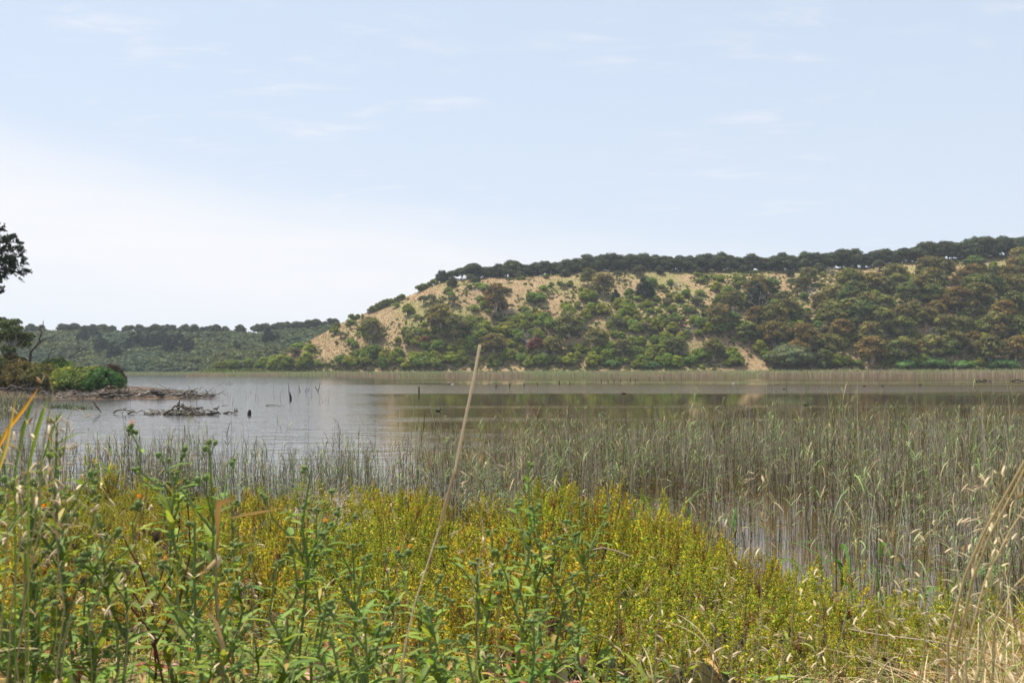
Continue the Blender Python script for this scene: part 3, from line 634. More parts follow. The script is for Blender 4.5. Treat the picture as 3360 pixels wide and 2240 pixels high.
# big broad bent reed plants that stand out one by one
def big_reed(seed, H, n, L, w, col):
    rg = np.random.default_rng(seed); s_ = MB(); l_ = MB(); tube(s_, wiggle(rg, (0, 0, -.3), (rg.normal() * .08, 0, H * .85), 5, .015), np.linspace(.007, .004, 5), col * .9, 5)
    for i in range(n):
        h = H * rg.uniform(.35, .85); b = blade_tpl(8, 1, rg.uniform(.7, 1.5)); LL = L * rg.uniform(.7, 1.1)
        l_.merge(b, rotz(rg.uniform(0, 6.28)) @ rotx(-rg.uniform(.15, .7)) @ np.diag([w, LL, LL]), (0, 0, h), cm=col * rg.uniform(.8, 1.3))
    return [('stem', s_.mesh('big_reed_stem', 'plant_leaves')), ('leaves', l_.mesh('big_reed_leaves', 'plant_leaves'))]
BG = [big_reed(300 + i, 1.2, 6, .55, .035, np.array([.08, .15, .035])) for i in range(4)]
REED = [(88, 474, 17.5, .9), (96, 470, 18, 1.), (258, 476, 17.8, .9), (622, 520, 15, 1.2), (640, 515, 15.5, 1.25), (690, 497, 17, 1.3), (560, 490, 17.5, 1.1), (735, 500, 15.5, 1.1), (842, 530, 13.5, 1.3), (880, 560, 11.8, 1.2), (905, 585, 10.6, 1.1), (950, 560, 11.2, 1.25), (968, 590, 10., 1.1), (985, 560, 11, 1.25), (1005, 575, 10.5, 1.3), (430, 480, 19, 1.), (480, 485, 18, 1.), (780, 545, 13., 1.1), (925, 545, 12., 1.3), (1015, 620, 9.2, 1.1)]
for i, (u_, r_, d_, s_) in enumerate(sorted(REED)):
    q = at(u_, r_, d_); thing('tall_reed', (q[0], q[1], min(float(bank_z(q[0], q[1])), 0) if float(bank_z(q[0], q[1])) < 0 else float(bank_z(q[0], q[1]))), BG[i % 4], R.uniform(0, 6), s_, f'broad leaved green reed with drooping blades beyond the bank, {ordinal(i + 1)} from the left', 'reed', 'broad leaved reeds at the water edge')
# ---------------------------------------------------------------- posts, sticks, debris
POSTS = [(419, 385.8, 392.7, 0, .16), (496, 384, 387.7, 0, .16), (509.8, 382.8, 386.7, 0, .16), (524, 382.4, 386, 0, .16), (537.5, 382, 385, 0, .15), (559.5, 380.5, 384.2, 0, .22), (569.7, 380.4, 383.1, 0, .16), (601.3, 378.7, 381.2, 0, .18), (608.2, 378.5, 380.9, 0, .18), (614, 378.5, 380.7, 0, .18), (620.6, 378.2, 380.5, 0, .18), (630.5, 377.6, 380, 0, .18), (635.6, 377.4, 379.7, 0, .18), (649.2, 376.6, 379, 0, .18), (660, 376.2, 378.7, 0, .18), (664, 376.2, 378.6, 0, .18)]
for i, (u_, r0, r1, ln, w_) in enumerate(POSTS):
    q = water_at(u_, r1); h = (r1 - r0) / F * q[1]; mb = MB(); rg = np.random.default_rng(i)
    tube(mb, [[0, 0, -.8], [rg.normal() * .02, 0, h * .5], [rg.normal() * .05, 0, h * .93], [rg.normal() * .05, 0, h]], [w_ * .62, w_ * .6, w_ * .55, w_ * .3], (.045, .035, .028), 7)
    o = link('wooden_post', mb.mesh('wooden_post', 'driftwood_wood')); o.location = q; tag(o, f'dark old fence post standing in the lake, {ordinal(i + 1)} from the left', 'post', 'line of old posts in the lake')
STK = [(219, 385.2, 224, 381.5), (226.5, 384.8, 228.4, 380.6), (230, 385, 230, 379.6), (231, 384, 233, 382), (300, 391.6, 299, 385), (305, 391, 307.5, 387), (308.5, 391.2, 309.2, 387.2), (318, 391.5, 320, 381.3), (317.5, 390, 314.6, 385.3), (289, 391, 288.4, 382)]
for i, (ua, ra, ub, rb) in enumerate(STK):
    q = water_at(ua, ra); e = at(ub, rb, q[1]); mb = MB(); rg = np.random.default_rng(60 + i); tube(mb, wiggle(rg, (e - q) * -.25, e - q, 5, .02), [.06, .055, .05, .04, .02], (.07, .06, .05), 5)
    o = link('dead_stick', mb.mesh('dead_stick', 'driftwood_wood')); o.location = q; tag(o, f'dark dead stick poking out of the open lake, {ordinal(i + 1)} from the left', 'stick', 'dead sticks in the open lake')
q = water_at(290.5, 400); mb = MB(); tube(mb, [[0, 0, -.5], [.02, 0, .3], [-.05, 0, .55], [-.08, .02, .85]], [.13, .12, .09, .02], (.04, .032, .027), 7)
o = link('tree_stump', mb.mesh('tree_stump', 'driftwood_wood')); o.location = q; tag(o, 'short dark pointed stump in open water right of the driftwood', 'stump')
GREYW = np.array([.21, .18, .15])
def branchy(mb, rg, a, b, r, col, forks=3, amp=.06, sag=-.04):
    p = wiggle(rg, a, b, 7, amp, sag); tube(mb, p, np.linspace(r, r * .3, 7), col, 6); L = np.linalg.norm(np.asarray(b) - a)
    for i in range(forks):
        k_ = rg.integers(2, 6); dv = (p[-1] - p[0]) / L + rg.normal(size=3) * .7; dv[2] = abs(dv[2]) * .6; dv /= np.linalg.norm(dv); ln = L * rg.uniform(.2, .5); e = p[k_] + dv * ln
        tube(mb, wiggle(rg, p[k_], e, 5, .08), np.linspace(r * .5, r * .12, 5), col, 5)
# long driftwood bank beside the spit: every large piece on its own
DW = [(60, 398.5, 100, 396.5, .10, 'long grey branch lying low at the left tip of the driftwood bank'), (86, 397.5, 112, 393, .14, 'grey driftwood log at the foot of the green bushes'), (97, 397.8, 118, 399.2, .10, 'thin pale driftwood branch half in water before the root stumps'),
      (112, 392, 127, 397.5, .16, 'grey driftwood branch sloping down past the dark root stump'), (120, 396.5, 141, 391, .20, 'pale driftwood branch leaning up behind the arched trunk'), (137, 397.5, 152, 391.2, .30, 'thick pale branch rising into the arched driftwood trunk'),
      (151, 391.2, 169, 396.5, .42, 'dark arched driftwood trunk in the middle of the driftwood bank'), (160, 391.5, 172, 397, .14, 'pale straight driftwood branch against the arched trunk'), (165, 395, 185, 396, .22, 'low driftwood log right of the arched trunk'),
      (150, 390.5, 178, 392.5, .10, 'thin branch lying along the top of the driftwood bank'), (176, 394.5, 196, 391.5, .15, 'driftwood branch near the right end of the driftwood bank'), (188, 396, 213, 395, .13, 'low thin log in the tapering right part of the bank'),
      (199, 394.8, 226, 394.2, .09, 'long thin stick forming the right tip of the driftwood bank'), (104, 390.5, 124, 397, .12, 'slender grey driftwood branch crossing behind the root stump'), (78, 396, 95, 399, .09, 'thin dark driftwood stick by the water below the bushes')]
for i, (ua, ra, ub, rb, r_, lb) in enumerate(DW):
    dq = 103 + (i % 5) * .9; a = at(ua, ra, dq); b = at(ub, rb, dq + R.uniform(-1.5, 1.5)); a[2] = max(a[2], .05); b[2] = max(b[2], .05); mb = MB(); rg = np.random.default_rng(400 + i)
    branchy(mb, rg, np.zeros(3), b - a, r_, GREYW * (1.25 if 'pale' in lb else .45 if 'dark' in lb else .9) , 4, .045); o = link('driftwood', mb.mesh('driftwood', 'driftwood_wood')); o.location = a; tag(o, lb, 'driftwood')
for i, (u_, r_, s_) in enumerate(((105, 396.5, .75), (120, 396.8, .8), (124.5, 395.5, .7))):
    mb = MB(); rg = np.random.default_rng(430 + i); v, f = ICO2; v = v * (1 + rg.normal(size=(len(v), 1)) * .16) * [s_ * 1.1, s_ * .8, s_ * .75]; mb.add(v, f, (.07, .05, .035))
    for j in range(7): e = rg.normal(size=3) * [1.4, 1., .7] * s_; e[2] = abs(e[2]); tube(mb, wiggle(rg, (0, 0, 0), e * 1.1, 5, .1), np.linspace(.15 * s_, .04, 5), (.12, .09, .065), 5)
    o = link('root_stump', mb.mesh('root_stump', 'driftwood_wood')); q = at(u_, r_, 104); o.location = (q[0], q[1], .35); tag(o, ('dark root stump at the left of the driftwood bank', 'large dark root plate standing left of the arched trunk', 'brown root stump just behind the large dark root plate')[i], 'stump')
# small sticks and twigs of the bank: uncountable
rng = np.random.default_rng(440); lt = MB()
for i in range(520):
    if i < 420: u_ = rng.uniform(52, 214); d_ = rng.uniform(102, 110); mx_ = np.interp(u_, [52, 80, 110, 160, 185, 214], [.15, .5, .8, .95, .6, .15])
    else: u_ = rng.uniform(70, 132); d_ = rng.uniform(103, 108); mx_ = .5
    x_ = (u_ - 512) / F * d_; z_ = rng.uniform(0, mx_); an = rng.uniform(-3.14, 3.14); L = rng.uniform(.4, 2.2); e = np.array([math.cos(an) * L, math.sin(an) * L * .4, rng.normal() * .22 * L])
    tube(lt, wiggle(rng, (x_, d_, z_), np.array([x_, d_, max(z_, .03)]) + e, 4, .05), [.055, .05, .035, .015], GREYW * rng.uniform(.3, 1.25), 4)
tag(link('driftwood_litter', lt.mesh('driftwood_litter', 'driftwood_wood')), 'tangle of small grey sticks heaped through the driftwood bank', 'driftwood', kind='stuff')
mud = MB(); xs, ys = np.meshgrid(np.linspace(-48.5, -29, 60), np.linspace(100.5, 112, 24), indexing='ij')
zm = .32 * np.clip(1 - ((xs + 41) / 9.5) ** 2, -1, 1) * np.clip(1 - ((ys - 106) / 4.6) ** 2, -1, 1) - .10 + (vnoise(xs * 1.4, ys * 1.4, 14) - .5) * .3
grid_mesh('mud_bar', np.stack([xs, ys, np.where((np.abs(xs + 41) > 9.4) | (np.abs(ys - 106) > 4.5), -.4, zm)], -1), 'mud')
# second snag cluster nearer
SN = [(163, 415.6, 182, 404.6, .13, 'long grey branch sloping up to the peak of the near snag'), (182, 404.8, 196, 413.5, .17, 'thick pale branch running down right from the peak of the near snag'), (177, 414.5, 194, 406.8, .10, 'pale branch crossing the middle of the near snag'), (189, 413, 203, 406.5, .12, 'blackened branch end rising at the right of the near snag'),
      (168, 415.5, 190, 414.8, .12, 'low brown log along the water at the foot of the near snag'), (180, 415, 207, 412.8, .13, 'low log at the right foot of the near snag'), (145, 415, 160, 412.2, .09, 'grey branch left of the near snag with a bird shape on it'), (150, 413.5, 163, 411.5, .10, 'small knotty branch just left of the near snag'),
      (207, 415, 219, 412, .16, 'dark clump of driftwood right of the near snag'), (93, 401, 101, 412, .11, 'pale forked branch standing crookedly in water before the bank'), (113, 412.5, 134, 411.3, .07, 'thin arched branch lying on the water'), (128, 412.5, 136, 411.5, .08, 'short branch with one upright twig on the water'),
      (224, 412.6, 237, 412.4, .10, 'short floating log with two ducks on it'), (222, 404.8, 229, 405.0, .05, 'small pale floating stick above the floating log'), (266, 405, 284, 405.4, .05, 'thin floating stick near the single reeds'), (203, 413, 200, 404.5, .035, 'thin curved twig standing up by the near snag')]
for i, (ua, ra, ub, rb, r_, lb) in enumerate(SN):
    dq = 66 + (i % 4) * .5
    if i in (12,): dq = 67.8
    if i in (13, 14): dq = 82
    a = at(ua, ra, dq); b = at(ub, rb, dq + R.uniform(-.6, .6)); a[2] = max(a[2], .0); b[2] = max(b[2], .02); mb = MB(); rg = np.random.default_rng(460 + i)
    branchy(mb, rg, np.zeros(3), b - a, r_, GREYW * (1.25 if 'pale' in lb else .3 if ('dark' in lb or 'black' in lb) else .8), 0 if r_ < .06 or i == 12 else 3, .03 if i != 10 else .03, -.03 if i != 10 else -.12); o = link('driftwood', mb.mesh('driftwood', 'driftwood_wood')); o.location = a; tag(o, lb, 'driftwood')
mb = MB(); lt = MB()
for i in range(130):
    u_ = rng.normal(187, 9) if i < 95 else rng.uniform(145, 222); d_ = rng.uniform(65.5, 68.5); x_ = (u_ - 512) / F * d_; z_ = abs(rng.normal()) * .14; an = rng.uniform(-3.14, 3.14); L = rng.uniform(.2, .9)
    tube(lt, wiggle(rng, (x_, d_, z_), np.array([x_, d_, z_]) + [math.cos(an) * L, math.sin(an) * L * .5, rng.normal() * .12], 4, .06), [.04, .035, .025, .01], GREYW * rng.uniform(.3, 1.1), 4)
tag(link('snag_litter', lt.mesh('snag_litter', 'driftwood_wood')), 'small broken sticks gathered round the near snag', 'driftwood', kind='stuff')
q = water_at(194, 411.2); mb = MB(); tube(mb, [[0, 0, -.3], [0, 0, .35], [-.02, 0, .75]], [.09, .085, .075], (.02, .017, .015), 7); tube(mb, [[.05, 0, .5], [.06, 0, .92]], [.045, .03], (.02, .017, .015), 5)
o = link('burnt_stump', mb.mesh('burnt_stump', 'driftwood_wood')); o.location = (q[0], 67.6, 0); tag(o, 'upright black burnt stump behind the near snag', 'stump')
q = water_at(249.3, 414.6); mb = MB(); tube(mb, [[0, 0, -.3], [0, 0, .12], [.02, 0, .30], [.03, 0, .37]], [.13, .135, .09, .03], (.045, .035, .028), 8)
o = link('post_stub', mb.mesh('post_stub', 'driftwood_wood')); o.location = q; tag(o, 'short dark rounded post stub in water right of the near snag', 'stump')
# ducks and coots
def bird_mesh(col, head, bill):
    mb = MB(); v, f = ICO2; w = v.copy(); w[:, 2] += np.where(v[:, 0] < -.3, (-v[:, 0] - .3) * .35, 0); w[:, 1] *= 1 - .35 * np.clip(-v[:, 0], 0, 1); mb.add(w * [.19, .09, .075] + [0, 0, .05], f, col)
    tube(mb, [[.12, 0, .07], [.17, 0, .13], [.185, 0, .19]], [.045, .032, .028], head, 7); mb.add(v * [.042, .034, .034] + [.2, 0, .205], f, head); tube(mb, [[.23, 0, .2], [.275, 0, .192]], [.014, .006], bill, 5)
    return mb.mesh('bird', 'feather', True)
BM = [bird_mesh((.016, .016, .018), (.01, .01, .012), (.8, .78, .75)), bird_mesh((.10, .075, .05), (.07, .05, .035), (.12, .11, .08)), bird_mesh((.62, .60, .58), (.6, .6, .58), (.15, .12, .08))]
BIRDS = [(438, 410.8, 0, 0, 'black coot swimming on the brown water beside the tall bent stalk'), (448.5, 383.8, 0, 0, 'black coot on open water beyond the leftmost posts'), (452.5, 384.1, 0, 2, 'pale bird on open water beside a black coot'), (624, 393.5, 3.1, 0, 'black coot on dark water behind the middle of the reeds'), (784, 389.2, 3.1, 0, 'black coot on the ruffled band of water right of centre'),
         (864.5, 386, 3.1, 0, 'black coot on the calm brown water, leftmost of three in a line'), (882.6, 385.8, 3.1, 0, 'black coot on calm brown water, middle one of three in a line'), (920, 384.8, 0, 0, 'black coot on calm brown water, rightmost of three in a line'), (733, 383.4, 0, 2, 'white bird standing out on the far calm water'), (806, 405, 0, 0, 'black coot swimming behind the right side of the reeds')]
for u_, r_, rz_, k_, lb in BIRDS:
    o = link('duck' if k_ else 'coot', BM[k_]); o.location = water_at(u_, r_); o.rotation_euler[2] = rz_; s_ = 1.35 if o.location[1] > 120 else 1.; o.scale = (s_,) * 3; tag(o, lb, 'bird')
for u_, lb in ((234.8, 'brown duck resting on the floating log, left one of two'), (236.9, 'brown duck resting on the floating log, right one of two')):
    q = at(u_, 411.5, 67.8); o = link('duck', BM[1]); o.location = (q[0], q[1], .13); o.rotation_euler[2] = 1.9; tag(o, lb, 'bird')
q = at(215.6, 409.6, 67.5); o = link('duck', BM[1]); o.location = (q[0], q[1], .30); tag(o, 'brown duck sitting on the dark driftwood right of the near snag', 'bird')
for i, (u_, r_, L, lb) in enumerate(((984, 381, 3.6, 'low dark log floating off the far reeds near the right end'), (1017, 380.8, 3.2, 'knotted dark log floating off the far reeds at the right edge'))):
    q = water_at(u_, r_); mb = MB(); rg = np.random.default_rng(i + 490); branchy(mb, rg, np.array([-L / 2, 0, .12]), np.array([L / 2, 0, .2]), .26, (.06, .05, .045), 2); o = link('floating_log', mb.mesh('floating_log', 'driftwood_wood')); o.location = q; tag(o, lb, 'log')
# ---------------------------------------------------------------- bushes and trees on the spit
def lush(seed, H, Rr, col, nl, n, leaf, **k_): c, t = make_round(seed, H, Rr, col, nl, n, leaf, **k_); return [('crown', c.mesh('shore_crown', 'tree_leaves')), ('trunk', t.mesh('shore_trunk', 'bark'))]
SB = [(10, 372 + 20, 116, 4.6, 3.2, (.075, .062, .022), 'dark brownish bush at the left edge of the picture'), (24, 398, 114, 3.6, 3.0, (.10, .072, .024), 'reddish brown leafed bush beside the dead tree'), (43, 398, 113, 3.4, 2.8, (.085, .085, .025), 'olive bush in front of the dead tree trunk'),
      (56, 394, 121, 4.4, 3.0, (.06, .10, .022), 'taller green bush behind the yellow green ones'), (66, 397, 113, 3.0, 2.6, (.15, .17, .035), 'yellow green rounded bush in the middle of the spit'), (80, 397.5, 111, 3.0, 2.6, (.10, .135, .035), 'mid green rounded bush left of the end bush'),
      (92, 396, 110.5, 3.1, 2.6, (.11, .13, .035), 'green bush with yellowish top near the end of the spit'), (104, 395, 109.5, 2.9, 2.5, (.045, .10, .028), 'bright leafy green bush at the end of the spit'), (112, 391, 124, 3.6, 1.8, (.055, .04, .03), 'brown dying bush behind the end of the green bushes'), (-6, 396, 115, 4.2, 3.0, (.06, .08, .022), 'dark green bush mostly cut off at the left edge')]
for i, (u_, r_, d_, H_, R_, c_, lb) in enumerate(SB):
    q = at(u_, r_, d_); thing('shore_bush', (q[0], d_, .25), lush(500 + i, H_, R_ , np.array(c_) * 1.6, 75, 46, .20, flat=.85, low=.12, colj=.26, core=.7, lr=.62), R.uniform(0, 6), 1., lb, 'bush')
# gum tree at left edge
def gum_big(seed, H, Rr, col, pale):
    rg = np.random.default_rng(seed); c = MB(); t = MB(); tube(t, wiggle(rg, (0, 0, -.3), (.3, 0, H * .45), 6, .03), np.linspace(.20, .13, 6), pale, 7)
    for i in range(12):
        a = i * 2.4; q_ = math.sqrt((i + 1) / 12.); p = np.array([math.cos(a) * Rr * q_, math.sin(a) * Rr * q_, H * (.98 - .38 * q_ * rg.uniform(.5, 1.2))])
        tube(t, wiggle(rg, (.3, 0, H * .45), p, 6, .05), np.linspace(.09, .02, 6), pale, 5); lobe(c, p, Rr * .34, col * (1 + rg.normal() * .15), rg, 190, .2, .5, .6)
    return [('crown', c.mesh('gum_crown', 'tree_leaves')), ('trunk', t.mesh('gum_trunk', 'bark'))]
q = at(8, 398, 118); thing('eucalyptus_tree', (q[0], 118, .3), gum_big(520, 9.0, 2.3, np.array([.09, .105, .035]), PALE * .8), 0, 1., 'gum tree with bent pale trunk at the left edge above the bushes', 'tree')
q = at(-14, 398, 125); thing('eucalyptus_tree', (q[0], 125, .3), gum_big(522, 10.2, 2.8, np.array([.07, .09, .03]), PALE * .6), 2, 1., 'darker tree cut off by the left edge behind the gum tree', 'tree')
# dead tree: hand placed limbs
def limb(mb, P_, r0, r1, dq, org, col, rg, twigs=0, tw=.8):
    pts = []
    for i in range(len(P_) - 1):
        a = at(*P_[i], dq) - org; b = at(*P_[i + 1], dq) - org
        for s_ in np.linspace(0, 1, 4)[:-1]: pts.append(a + (b - a) * s_ + rg.normal(size=3) * [.04, .15, .04])
    pts.append(at(*P_[-1], dq) - org); pts = np.array(pts); tube(mb, pts, np.linspace(r0, r1, len(pts)), col, 6)
    for i in range(twigs):
        k_ = rg.integers(len(pts) // 3, len(pts)); dv = rg.normal(size=3); dv[2] = abs(dv[2]) * .7 + .1; dv[0] = abs(dv[0]) * .8; dv /= np.linalg.norm(dv); e = pts[k_] + dv * tw * rg.uniform(.5, 1.6)
        p2 = wiggle(rg, pts[k_], e, 5, .07); tube(mb, p2, np.linspace(r1 * .8, .008, 5), col, 4)
        for j in range(2): d2 = dv + rg.normal(size=3) * .5; tube(mb, wiggle(rg, p2[2 + j], p2[2 + j] + d2 * tw * .5, 4, .08), np.linspace(r1 * .4, .006, 4), col, 3)
rg = np.random.default_rng(530); mb = MB(); dq = 115; org = at(28, 397, dq); dc_ = np.array([.085, .07, .058])
limb(mb, [(28, 397), (28, 366), (31, 352), (38, 342), (50, 337.5)], .26, .05, dq, org, dc_, rg, 5, .9)
limb(mb, [(38, 342), (41, 333), (40.5, 327), (43, 321)], .10, .03, dq, org, dc_, rg, 4, .6)
limb(mb, [(50, 337.5), (58, 333), (66, 329)], .05, .015, dq, org, dc_, rg, 3, .5)
limb(mb, [(38, 374), (45, 364), (52, 359), (62, 358.5), (72, 355.5), (84, 348.5)], .12, .03, dq, org, dc_ * .7, rg, 9, 1.3)
limb(mb, [(33, 385), (38, 374), (46, 362), (50, 352), (56, 344)], .10, .02, dq, org, dc_ * .8, rg, 14, 1.2)
limb(mb, [(36, 388), (48, 378), (58, 372), (63, 368)], .08, .02, dq, org, dc_ * .7, rg, 8, 1.0)
o = link('dead_tree', mb.mesh('dead_tree', 'bark')); o.location = org; tag(o, 'large bare dead tree with crooked limbs reaching right over the spit bushes', 'dead tree')
for i, (ua, ra, ub, rb, lb) in enumerate(((0, 388, 34, 390.5, 'long grey fallen branch lying level under the left bushes'), (20, 397.5, 60, 395, 'dark fallen branch at the water under the middle bushes'), (62, 383, 76, 376, 'thin bare branch poking out of the yellow green bush'))):
    a = at(ua, ra, 109.5); b = at(ub, rb, 109.5); mb = MB(); branchy(mb, np.random.default_rng(540 + i), np.zeros(3), b - a, .08, GREYW * (.8 if i != 1 else .4), 8, .03); o = link('fallen_branch', mb.mesh('fallen_branch', 'driftwood_wood')); o.location = a; tag(o, lb, 'branch')
bt = MB(); rg = np.random.default_rng(550)
for i in range(240):
    u_ = rg.uniform(0, 90); q = at(u_, 398, rg.uniform(108, 111)); e = np.array([rg.normal() * .8, rg.normal() * .3, abs(rg.normal()) * .7]); tube(bt, wiggle(rg, (q[0], q[1], rg.uniform(0, .4)), np.array([q[0], q[1], .3]) + e, 4, .08), [.03, .025, .018, .006], GREYW * rg.uniform(.3, .8), 3)
tag(link('brushwood', bt.mesh('brushwood', 'driftwood_wood')), 'tangled bare brushwood under the bushes of the spit', 'brushwood', kind='stuff')
# wispy grass tussock at the tip of the bushes, and green tussocks in the water
def tussock(seed, n, L, w, col, spread=.5, lean=.6):
    rg = np.random.default_rng(seed); mb = MB()
    for i in range(n): mb.merge(blade_tpl(4, 1, rg.uniform(.2, 1.)), rotz(rg.uniform(0, 6.28)) @ rotx(-rg.uniform(0, lean)) @ np.diag([w, L * rg.uniform(.5, 1.1), L * rg.uniform(.5, 1.1)]), (rg.normal() * spread, rg.normal() * spread * .5, 0), cm=np.array(col) * rg.uniform(.7, 1.3))
    return mb.mesh('tussock', 'dry_stems')
for i, (u_, d_, s_, w_, cl, sp, lb) in enumerate(((118, 108, 1.9, .02, (.24, .20, .12), .7, 'wispy grey brown tussock at the tip of the green bushes'), (128, 109, 1.1, .02, (.13, .16, .07), .9, 'low wispy green tussock trailing off the spit'), (60, 78, .55, .03, (.07, .10, .04), .6, 'dark green strappy tussock in the water before the spit, left one'), (80, 76, .5, .03, (.07, .10, .04), .55, 'dark green strappy tussock in the water before the spit, right one'), (67, 80, .45, .03, (.07, .10, .04), .5, 'small strappy tussock between the two dark green ones'))):
    o = link('grass_tussock', tussock(560 + i, 220, s_, w_, cl, sp, 1.1 if i > 1 else .7)); o.location = ((u_ - 512) / F * d_, d_, -.02); tag(o, lb, 'tussock')
wl = MB(); rg = np.random.default_rng(570)
for i in range(1500):
    u_ = rg.uniform(-40, 52) if i % 3 else rg.uniform(-40, 20); d_ = rg.uniform(60, 106); 
    if u_ > 30 and d_ < 95: continue
    L = rg.uniform(.5, 1.2); wl.merge(blade_tpl(3, 1, rg.uniform(.1, .9)), rotz(rg.uniform(0, 6.28)) @ rotx(-rg.uniform(0, .5)) @ np.diag([.035, L, L]), ((u_ - 512) / F * d_, d_, 0), cm=np.array((.085, .11, .045) if rg.random() < .6 else (.22, .19, .12)) * rg.uniform(.6, 1.3))
tag(link('swamp_grass', wl.mesh('swamp_grass', 'dry_stems')), 'dark green swamp grass growing in the shallows at the left edge', 'swamp grass', kind='stuff')
# pine on the left, its crown reaching in from outside the frame
rg = np.random.default_rng(580); c = MB(); t = MB(); d_ = 84.; tx = at(-88, 300, d_)[0]; org = np.array([tx, d_, .3]); pc = np.array([.038, .052, .024])
tube(t, [[0, 0, -1], [.1, 0, 5], [.2, 0, 10], [.1, 0, 16]], [.42, .36, .27, .1], BARK * .6, 8)
def spray(p, dv, L, n=24):
    dv = dv / np.linalg.norm(dv); pts = p + dv * np.linspace(0, L, n)[:, None] + rg.normal(size=(n, 3)) * .05
    nr_ = dv + rg.normal(size=(n, 3)) * .8; scatter(c, CL, frames(nr_, rg, rg.uniform(.10, .17, n)), pts, pc[None] * (1 + rg.normal(size=(n, 1)) * .22))
for e in [(14, 236), (8, 240), (20, 243), (22, 250), (18, 247), (23, 256), (26, 262), (28, 270), (22, 272.5), (14, 267), (6, 276), (1, 281), (-4, 262), (-6, 240), (2, 230), (-2, 252), (5, 249), (10, 258), (16, 260), (3, 292.5), (-12, 300), (-20, 280), (-40, 240), (-50, 225), (-70, 215), (-30, 232)]:
    tip = at(e[0], e[1], d_ + rg.uniform(-1.2, 1.2)) - org; st_ = np.array([.15, 0, tip[2] - rg.uniform(-.4, 1.2) + .3]); p = wiggle(rg, st_, tip, 9, .018, .03); tube(t, p, np.linspace(.13, .025, 9), BARK * .45, 5)
    for k_ in range(3, 9):
        for j in range(4 if e[0] > -25 else 3):
            dv = np.array([.55, 0, .28]) + rg.normal(size=3) * [.30, .5, .34]; L = rg.uniform(.6, 1.4) * (1.0 if k_ < 8 else .5)
            spray(p[k_] if k_ < 8 else p[8] - [.25, 0, 0], dv, L, 20)
thing('pine_tree', org, [('crown', c.mesh('pine_crown', 'tree_leaves')), ('trunk', t.mesh('pine_trunk', 'bark'))], 0, 1., 'tall dark pine whose branches reach in from the left edge against the sky', 'tree')
# ---------------------------------------------------------------- the bank's plants
def ground(u, d): x = (u - 512) / F * d; return np.array([x, d, float(bank_z(x, d))])
rng = np.random.default_rng(61)
# succulent samphire: mounds of upright sprigs set with little fat leaves
def sprig_tpl(rg, L, n, cols):
    mb = MB(); lq = MB(); lq.add([[0, 0, 0], [.0068, .011, .002], [0, .0215, .002], [-.0068, .011, .002], [0, .009, -.0025]], [[0, 1, 3], [1, 2, 3], [0, 4, 1], [4, 2, 1]], (1, 1, 1))
    for i in range(n):
        h = L * (.15 + .85 * i / n); a = i * 2.4; sc = rg.uniform(.85, 1.35) * (1.05 - .3 * i / n); c = cols[rg.integers(len(cols))]
        mb.merge(lq, rotz(a) @ rotx(rg.uniform(.3, 1.1)) * sc, (0, 0, h), cm=np.array(c) * rg.uniform(.75, 1.25))
    return mb
YG = [(.58, .52, .065), (.44, .46, .06), (.62, .48, .065), (.24, .31, .045)]
def samphire(seed, Rr, H, ns):
    rg = np.random.default_rng(seed); fo = MB(); tw = MB()
    T_ = [sprig_tpl(rg, .12, 20, YG), sprig_tpl(rg, .14, 22, YG), sprig_tpl(rg, .12, 20, YG + [(.60, .34, .05)]), sprig_tpl(rg, .11, 19, [(.50, .36, .10), (.48, .26, .09), (.40, .34, .09)]), sprig_tpl(rg, .10, 18, [(.30, .09, .05), (.34, .16, .06)])]
    v, f = ICO1; tw.add(v * [Rr * .72, Rr * .72, H * .52] * (1 + rg.normal(size=(len(v), 1)) * .1) + [0, 0, H * .05], f, (.085, .065, .028))
    hs = [(rg.normal() * Rr * .45, rg.normal() * Rr * .45, rg.uniform(.75, 1.3) * H, rg.uniform(.22, .42) * Rr) for _ in range(8)]
    a = rg.uniform(0, 6.28, ns); q = np.sqrt(rg.random(ns)) * Rr; px_ = q * np.cos(a); py_ = q * np.sin(a); z = H * .58 * np.sqrt(np.clip(1 - (q / Rr) ** 2, 0, 1)) ** 1.2
    for hx, hy, hh_, hr in hs: z = np.maximum(z, hh_ * np.exp(-((px_ - hx) ** 2 + (py_ - hy) ** 2) / hr ** 2))
    z = z * rg.uniform(.62, 1.12, ns) - .08
    nr_ = np.stack([px_ / Rr * .5, py_ / Rr * .5, np.ones(ns)], 1) + rg.normal(size=(ns, 3)) * .22
    kd = rg.choice(5, ns, p=[.35, .29, .12, .18, .06])
    for i in range(5):
        s_ = kd == i; n_ = int(s_.sum()); scatter(fo, T_[i], frames(nr_[s_], rg, rg.uniform(.75, 1.35, n_)), np.stack([px_, py_, z], 1)[s_], 1 + rg.normal(size=(n_, 1)) * .16 + rg.normal(size=(n_, 3)) * .03)
    for i in range(14):
        tube(tw, wiggle(rg, (rg.normal() * .03, rg.normal() * .03, 0), (rg.normal() * Rr * .6, rg.normal() * Rr * .6, H * .8), 4, .06), [.006, .005, .004, .002], (.22, .15, .09), 3)
    return fo, tw
SAM = [samphire(600 + i, .42, .44, 165) for i in range(3)] + [samphire(610, .36, .62, 175), samphire(611, .30, .55, 140)]
SAMM = [[('foliage', a.mesh('samphire_foliage', 'plant_leaves')), ('twigs', b.mesh('samphire_twigs', 'bark'))] for a, b in SAM]
def dryness(x, y): return vnoise(x / 1.1, y / 1.1, 71) * .6 + vnoise(x / .4, y / .4, 72) * .4
mass = MB(); pts = []; tries = 0
